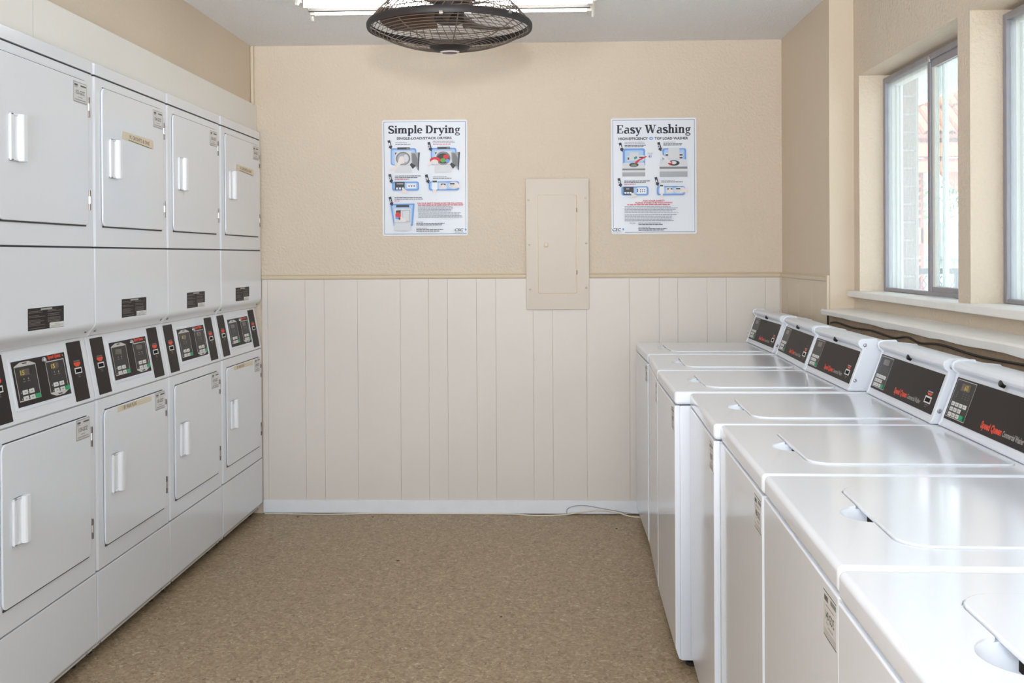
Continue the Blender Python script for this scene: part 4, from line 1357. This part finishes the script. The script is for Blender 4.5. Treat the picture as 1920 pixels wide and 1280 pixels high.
# ------------------------------------------------------------------ fluorescent light
def tube_light(loc, label, group):
    o = empty('tube_light', loc)
    tag(o, label, 'light', group)
    MB().box(-0.595, 0.595, -0.115, 0.115, -0.034, 0.0, 'fixture_white').build('housing', o, bevel=0.006)
    MB().prism([(-0.013, -0.034), (0.013, -0.034), (0.011, -0.066), (-0.011, -0.066)], -0.59, 0.59, 'ballast_grey', Matrix(((0, 0, 1, 0), (1, 0, 0, 0), (0, 1, 0, 0), (0, 0, 0, 1)))).build('ballast_cover', o)
    for y in (-0.066, 0.066):
        t = MB().tube([(-0.575, y, -0.0525), (0.575, y, -0.0525)], 0.0135, 'tube_glow', 16).build('fluorescent_tube', o)
        for sx in (-1, 1):
            MB().box(min(sx * 0.575, sx * 0.597), max(sx * 0.575, sx * 0.597), y - 0.012, y + 0.012, -0.068, -0.03, 'fixture_white').build('lamp_holder', o, bevel=0.003)
    for sx in (-1, 1):
        pr = [(-0.128, 0.0), (-0.128, -0.03), (-0.150, -0.058), (-0.158, -0.066), (-0.152, -0.074), (-0.138, -0.073), (-0.105, -0.052), (-0.05, -0.045), (0.05, -0.045), (0.105, -0.052), (0.138, -0.073), (0.152, -0.074), (0.158, -0.066), (0.150, -0.058), (0.128, -0.03), (0.128, 0.0)]
        x0, x1 = (-0.612, -0.600) if sx < 0 else (0.600, 0.612)
        MB().prism(pr, x0, x1, 'fixture_white', Matrix(((0, 0, 1, 0), (1, 0, 0, 0), (0, 1, 0, 0), (0, 0, 0, 1)))).build('end_plate', o, bevel=0.003)
    return o
tube_light((-0.430, -1.062, HC), 'bare fluorescent tube light on the ceiling behind the caged fan', 'tube lights on the ceiling')

tube_light((-0.430, -6.30, HC), 'added unseen tube light on the ceiling behind the camera, filling the room', 'tube lights on the ceiling')  # added lamp out of view, brightens the room from behind

# ------------------------------------------------------------------ cords
def cord(name, pts, r, m, label):
    # smooth path through the points
    P = [Vector(p) for p in pts]
    out = []
    for i in range(len(P) - 1):
        p0, p1, p2, p3 = P[max(0, i - 1)], P[i], P[i + 1], P[min(len(P) - 1, i + 2)]
        for k in range(6):
            t = k / 6
            out.append(0.5 * ((2 * p1) + (p2 - p0) * t + (2 * p0 - 5 * p1 + 4 * p2 - p3) * t * t + (3 * p1 - p0 - 3 * p2 + p3) * t ** 3))
    out.append(P[-1])
    o = MB().tube([tuple(p) for p in out], r, m, 6).build(name)
    tag(o, label, 'cord')
    return o
cord('power_cord', [(-1.50, -0.03, 0.004), (-1.33, -0.035, 0.004), (-1.16, -0.042, 0.004), (-0.95, -0.022, 0.004), (-0.77, -0.022, 0.004), (-0.39, -0.021, 0.004), (-0.22, -0.024, 0.004), (-0.11, -0.052, 0.004), (0.03, -0.04, 0.004), (0.13, -0.03, 0.016), (0.22, -0.026, 0.025), (0.31, -0.03, 0.018), (0.39, -0.07, 0.004), (0.5, -0.09, 0.004)], 0.0036, 'cord_cream', 'long cream cord lying on the floor along the white baseboard')
cord('power_cord', [(0.062, -0.021, 0.004), (0.064, -0.0195, 0.030), (0.10, -0.0195, 0.046), (0.16, -0.0195, 0.048), (0.23, -0.0195, 0.036), (0.30, -0.0195, 0.024), (0.38, -0.0195, 0.010), (0.46, -0.0195, 0.004)], 0.0022, 'sticker_grey', 'thin grey cord looping up over the baseboard beside the far washer')
cord('wall_cord', [(1.1528, -1.02, 1.044), (1.1524, -1.12, 1.052), (1.1528, -1.35, 1.046), (1.1524, -1.6, 1.052), (1.1528, -1.85, 1.045), (1.152, -2.0, 1.058), (1.1528, -2.12, 1.048), (1.1524, -2.3, 1.058), (1.1528, -2.6, 1.05), (1.1528, -3.0, 1.056), (1.1528, -3.6, 1.05)], 0.0034, 'cord_black', 'dark wavy cord along the brown wall below the white ledge')
cr = MB()
for (x, y, s) in ((-1.316, -0.083, 0.004), (-0.843, -0.144, 0.004), (-0.687, -0.871, 0.005), (0.30, -0.30, 0.004), (-0.93, -0.08, 0.004), (-0.2, -1.6, 0.003)):
    cr.prism([(x + s * math.cos(t) * 1.4, y + s * math.sin(t)) for t in [k * math.pi / 3 for k in range(6)]], 0.0001, 0.002, 'crumb_dark')
tag(cr.build('floor_crumbs'), 'dark crumbs scattered on the speckled floor', 'crumbs', kind='stuff')

# ------------------------------------------------------------------ outside the windows
struct(MB().box(1.512, 40, -30, 45, -0.2, -0.1, 'paving').box(-12, 1.512, -30, YF - 0.1, -0.2, -0.05, 'paving').build('ground_outside'))
sof = MB()
sof.box(1.512, 3.18, -9, 9, 2.76, 2.80, 'soffit_paint')
sof.box(2.80, 2.92, -9, 9, 2.60, 2.76, 'soffit_paint')
sof.box(3.16, 3.22, -9, 9, 2.63, 2.92, 'fascia_white')
struct(sof.build('eave_outside', bevel=0.004))
# railing with expanded metal mesh, across the walkway beyond
fn = empty('mesh_railing', (2.5, 2.2, -0.1))
tag(fn, 'black railing with diamond mesh seen low through the window', 'railing')
MB().box(-0.35, 0.85, -0.02, 0.02, 1.285, 1.325, 'fence_black').build('top_rail', fn, bevel=0.003)
MB().box(-0.35, 0.85, -0.02, 0.02, 0.10, 0.13, 'fence_black').build('bottom_rail', fn, bevel=0.003)
for x in (-0.35, 0.335, 0.83):
    MB().box(x, x + 0.022, -0.02, 0.02, 0.0, 1.285, 'fence_black').build('post', fn, bevel=0.002)
dm = MB()
cw, ch = 0.036, 0.060
nx, nz = int(1.2 / cw), int(1.155 / ch)
for i in range(nx):
    for j in range(nz):
        x, z = -0.35 + i * cw, 0.13 + j * ch
        for (a, b) in (((0, ch / 2), (cw / 2, ch)), ((cw / 2, ch), (cw, ch / 2)), ((cw, ch / 2), (cw / 2, 0)), ((cw / 2, 0), (0, ch / 2))):
            d = Vector((b[0] - a[0], b[1] - a[1])).normalized()
            q = Vector((-d.y, d.x)) * 0.0024
            dm.add([(x + a[0] - q.x, -0.002, z + a[1] - q.y), (x + b[0] - q.x, -0.002, z + b[1] - q.y), (x + b[0] + q.x, 0.002, z + b[1] + q.y), (x + a[0] + q.x, 0.002, z + a[1] + q.y)], [(0, 1, 2, 3)], 'fence_black')
tag(dm.build('mesh_infill', fn, smooth=False), kind='stuff')
# red timber shelter with a tiled roof
sh = empty('timber_shelter', (4.7, 8.0, -0.1))
tag(sh, 'red timber shelter with clay tiled roof and diagonal brace outside', 'shelter')
MB().box(-0.9, 1.6, -0.05, 0.10, 2.795, 2.90, 'red_timber_dark').build('beam', sh, bevel=0.008)
MB().box(-0.9, 1.6, -0.08, 0.07, 2.62, 2.795, 'red_timber').build('fascia_board', sh, bevel=0.008)
MB().box(-0.9, 1.6, -0.04, 0.10, 2.56, 2.60, 'red_timber_dark').build('beam', sh, bevel=0.006)
MB().box(-0.9, 1.6, -0.06, 0.06, 2.43, 2.56, 'red_timber').build('fascia_board', sh, bevel=0.006)
MB().prism([(-0.32, 2.86), (-0.20, 2.96), (0.70, 2.05), (0.62, 1.90)], -0.03, 0.05, 'red_timber', Matrix(((1, 0, 0, 0), (0, 0, 1, 0.1), (0, 1, 0, 0), (0, 0, 0, 1)))).build('brace', sh, bevel=0.008)
MB().box(-0.62, -0.44, 0.0, 0.16, 0.0, 2.45, 'red_timber').build('post', sh, bevel=0.01)
MB().box(1.2, 1.38, 0.0, 0.16, 0.0, 2.45, 'red_timber').build('post', sh, bevel=0.01)
tile = MB()
pr = [(0.0, 0.0), (0.02, 0.035), (0.06, 0.052), (0.10, 0.035), (0.12, 0.0), (0.105, 0.0), (0.09, 0.024), (0.06, 0.038), (0.03, 0.024), (0.015, 0.0)]
tile_me = MB().prism(pr, 0.0, 0.42, 'clay_tile').mesh('roof_tile', smooth=True)
pitch = math.radians(32)
for r in range(3):
    for c in range(17):
        o = bpy.data.objects.new('roof_tile', tile_me)
        ex, ey = Vector((1, 0, 0)), Vector((0, -math.sin(pitch), math.cos(pitch)))
        n = Vector((0, math.cos(pitch), math.sin(pitch)))
        M = Matrix((ex, ey, n)).transposed().to_4x4()
        M.translation = Vector((-0.9 + 0.145 * c, -0.12 + 0.36 * r * math.cos(pitch), 2.885 + 0.36 * r * math.sin(pitch) + 0.012))
        o.matrix_local = M
        COL.objects.link(o)
        o.parent = sh
MB().prism([(-0.13, 2.88), (1.0, 2.88 + 1.13 * math.tan(pitch)), (1.0, 2.84 + 1.13 * math.tan(pitch)), (-0.13, 2.84)], -0.9, 1.58, 'red_timber_dark', Matrix(((0, 0, 1, 0), (1, 0, 0, 0), (0, 1, 0, 0), (0, 0, 0, 1)))).build('roof_deck', sh)
# red outdoor stair with sawtooth stringer
st = empty('red_stair', (4.55, 8.35, -0.1))
tag(st, 'red outdoor stair with open treads beyond the mesh railing', 'stairs')
MB().prism([(-0.30, 1.55), (0.35, 1.55), (0.35, 1.75), (-0.30, 1.78)], 0.0, 0.12, 'red_timber', Matrix(((1, 0, 0, 0), (0, 0, 1, 0), (0, 1, 0, 0), (0, 0, 0, 1)))).build('landing', st, bevel=0.008)
for k in range(7):
    z = 1.82 + 0.095 * k
    MB().prism([(0.0, z), (0.13, z + 0.075), (0.13, z + 0.115), (0.0, z + 0.045)], 0.0, 0.5, 'red_timber', Matrix(((1, 0, 0, -0.02), (0, 0, 1, 0), (0, 1, 0, 0), (0, 0, 0, 1)))).build('tread', st, bevel=0.004)
MB().box(0.10, 0.14, 0.0, 0.5, 0.0, 2.6, 'red_timber_dark').build('stringer', st, bevel=0.004)
for k in range(4):
    z = 1.06 + 0.08 * k
    MB().prism([(0.0, z), (0.13, z + 0.07), (0.13, z + 0.11), (0.0, z + 0.045)], 0.0, 0.5, 'red_timber', Matrix(((1, 0, 0, -0.02), (0, 0, 1, 0), (0, 1, 0, 0), (0, 0, 0, 1)))).build('tread', st, bevel=0.004)
# pale grey shed with ribbed roof and walls
sd = empty('garden_shed', (7.4, 15.0, -0.1))
tag(sd, 'grey ribbed shed far outside behind the stair', 'shed')
MB().box(-2.2, 1.6, 0.0, 2.0, 0.0, 1.35, 'shed_pale').build('wall', sd)
ribs = MB()
for k in range(40):
    x = -2.2 + 0.095 * k
    ribs.box(x, x + 0.035, -0.03, 0.0, 0.0, 1.35, 'shed_pale')
tag(ribs.build('ribbed_cladding', sd, smooth=False), kind='stuff')
MB().prism([(-0.15, 1.32), (-0.15, 1.38), (1.0, 2.05), (2.2, 1.38), (2.2, 1.32)], -2.3, 1.7, 'shed_grey', Matrix(((0, 0, 1, 0), (1, 0, 0, 0), (0, 1, 0, 0), (0, 0, 0, 1)))).build('roof', sd, bevel=0.01)
MB().box(-0.55, -0.25, -0.05, -0.02, 1.02, 1.16, 'shed_grey').build('vent', sd, bevel=0.005)
# trees
def tree(loc, h, rad, label, seed):
    t = empty('leafy_tree', loc)
    tag(t, label, 'tree', 'trees beyond the shelter')
    MB().tube([(0, 0, 0), (0.05, 0.02, h * 0.3), (-0.03, 0, h * 0.6), (0, 0, h * 0.85)], 0.11, 'bark', 8).build('trunk', t)
    r = random.Random(seed)
    f = MB()
    for k in range(1500):
        a, b = r.uniform(0, 2 * math.pi), math.acos(r.uniform(-1, 1))
        q = rad * r.uniform(0.55, 1.0) * (0.8 + 0.25 * math.sin(3 * a + 2 * b))
        c = Vector((q * math.sin(b) * math.cos(a), q * math.sin(b) * math.sin(a), h * 0.75 + 0.9 * q * math.cos(b)))
        u = Vector((r.gauss(0, 1), r.gauss(0, 1), r.gauss(0, 1))).normalized()
        v = u.orthogonal().normalized()
        s = r.uniform(0.06, 0.13)
        f.add([tuple(c - u * s), tuple(c + v * s * 0.5), tuple(c + u * s), tuple(c - v * s * 0.5)], [(0, 1, 2, 3)], 'leaf_green')
    tag(f.build('foliage', t, smooth=False), kind='stuff')
tree((7.3, 19.0, -0.1), 3.4, 1.25, 'small leafy tree outside, seen through the left window pane', 1)
tree((10.6, 21.5, -0.1), 4.2, 1.2, 'taller leafy tree outside, seen under the shelter beam', 2)
bpy.context.view_layer.update()
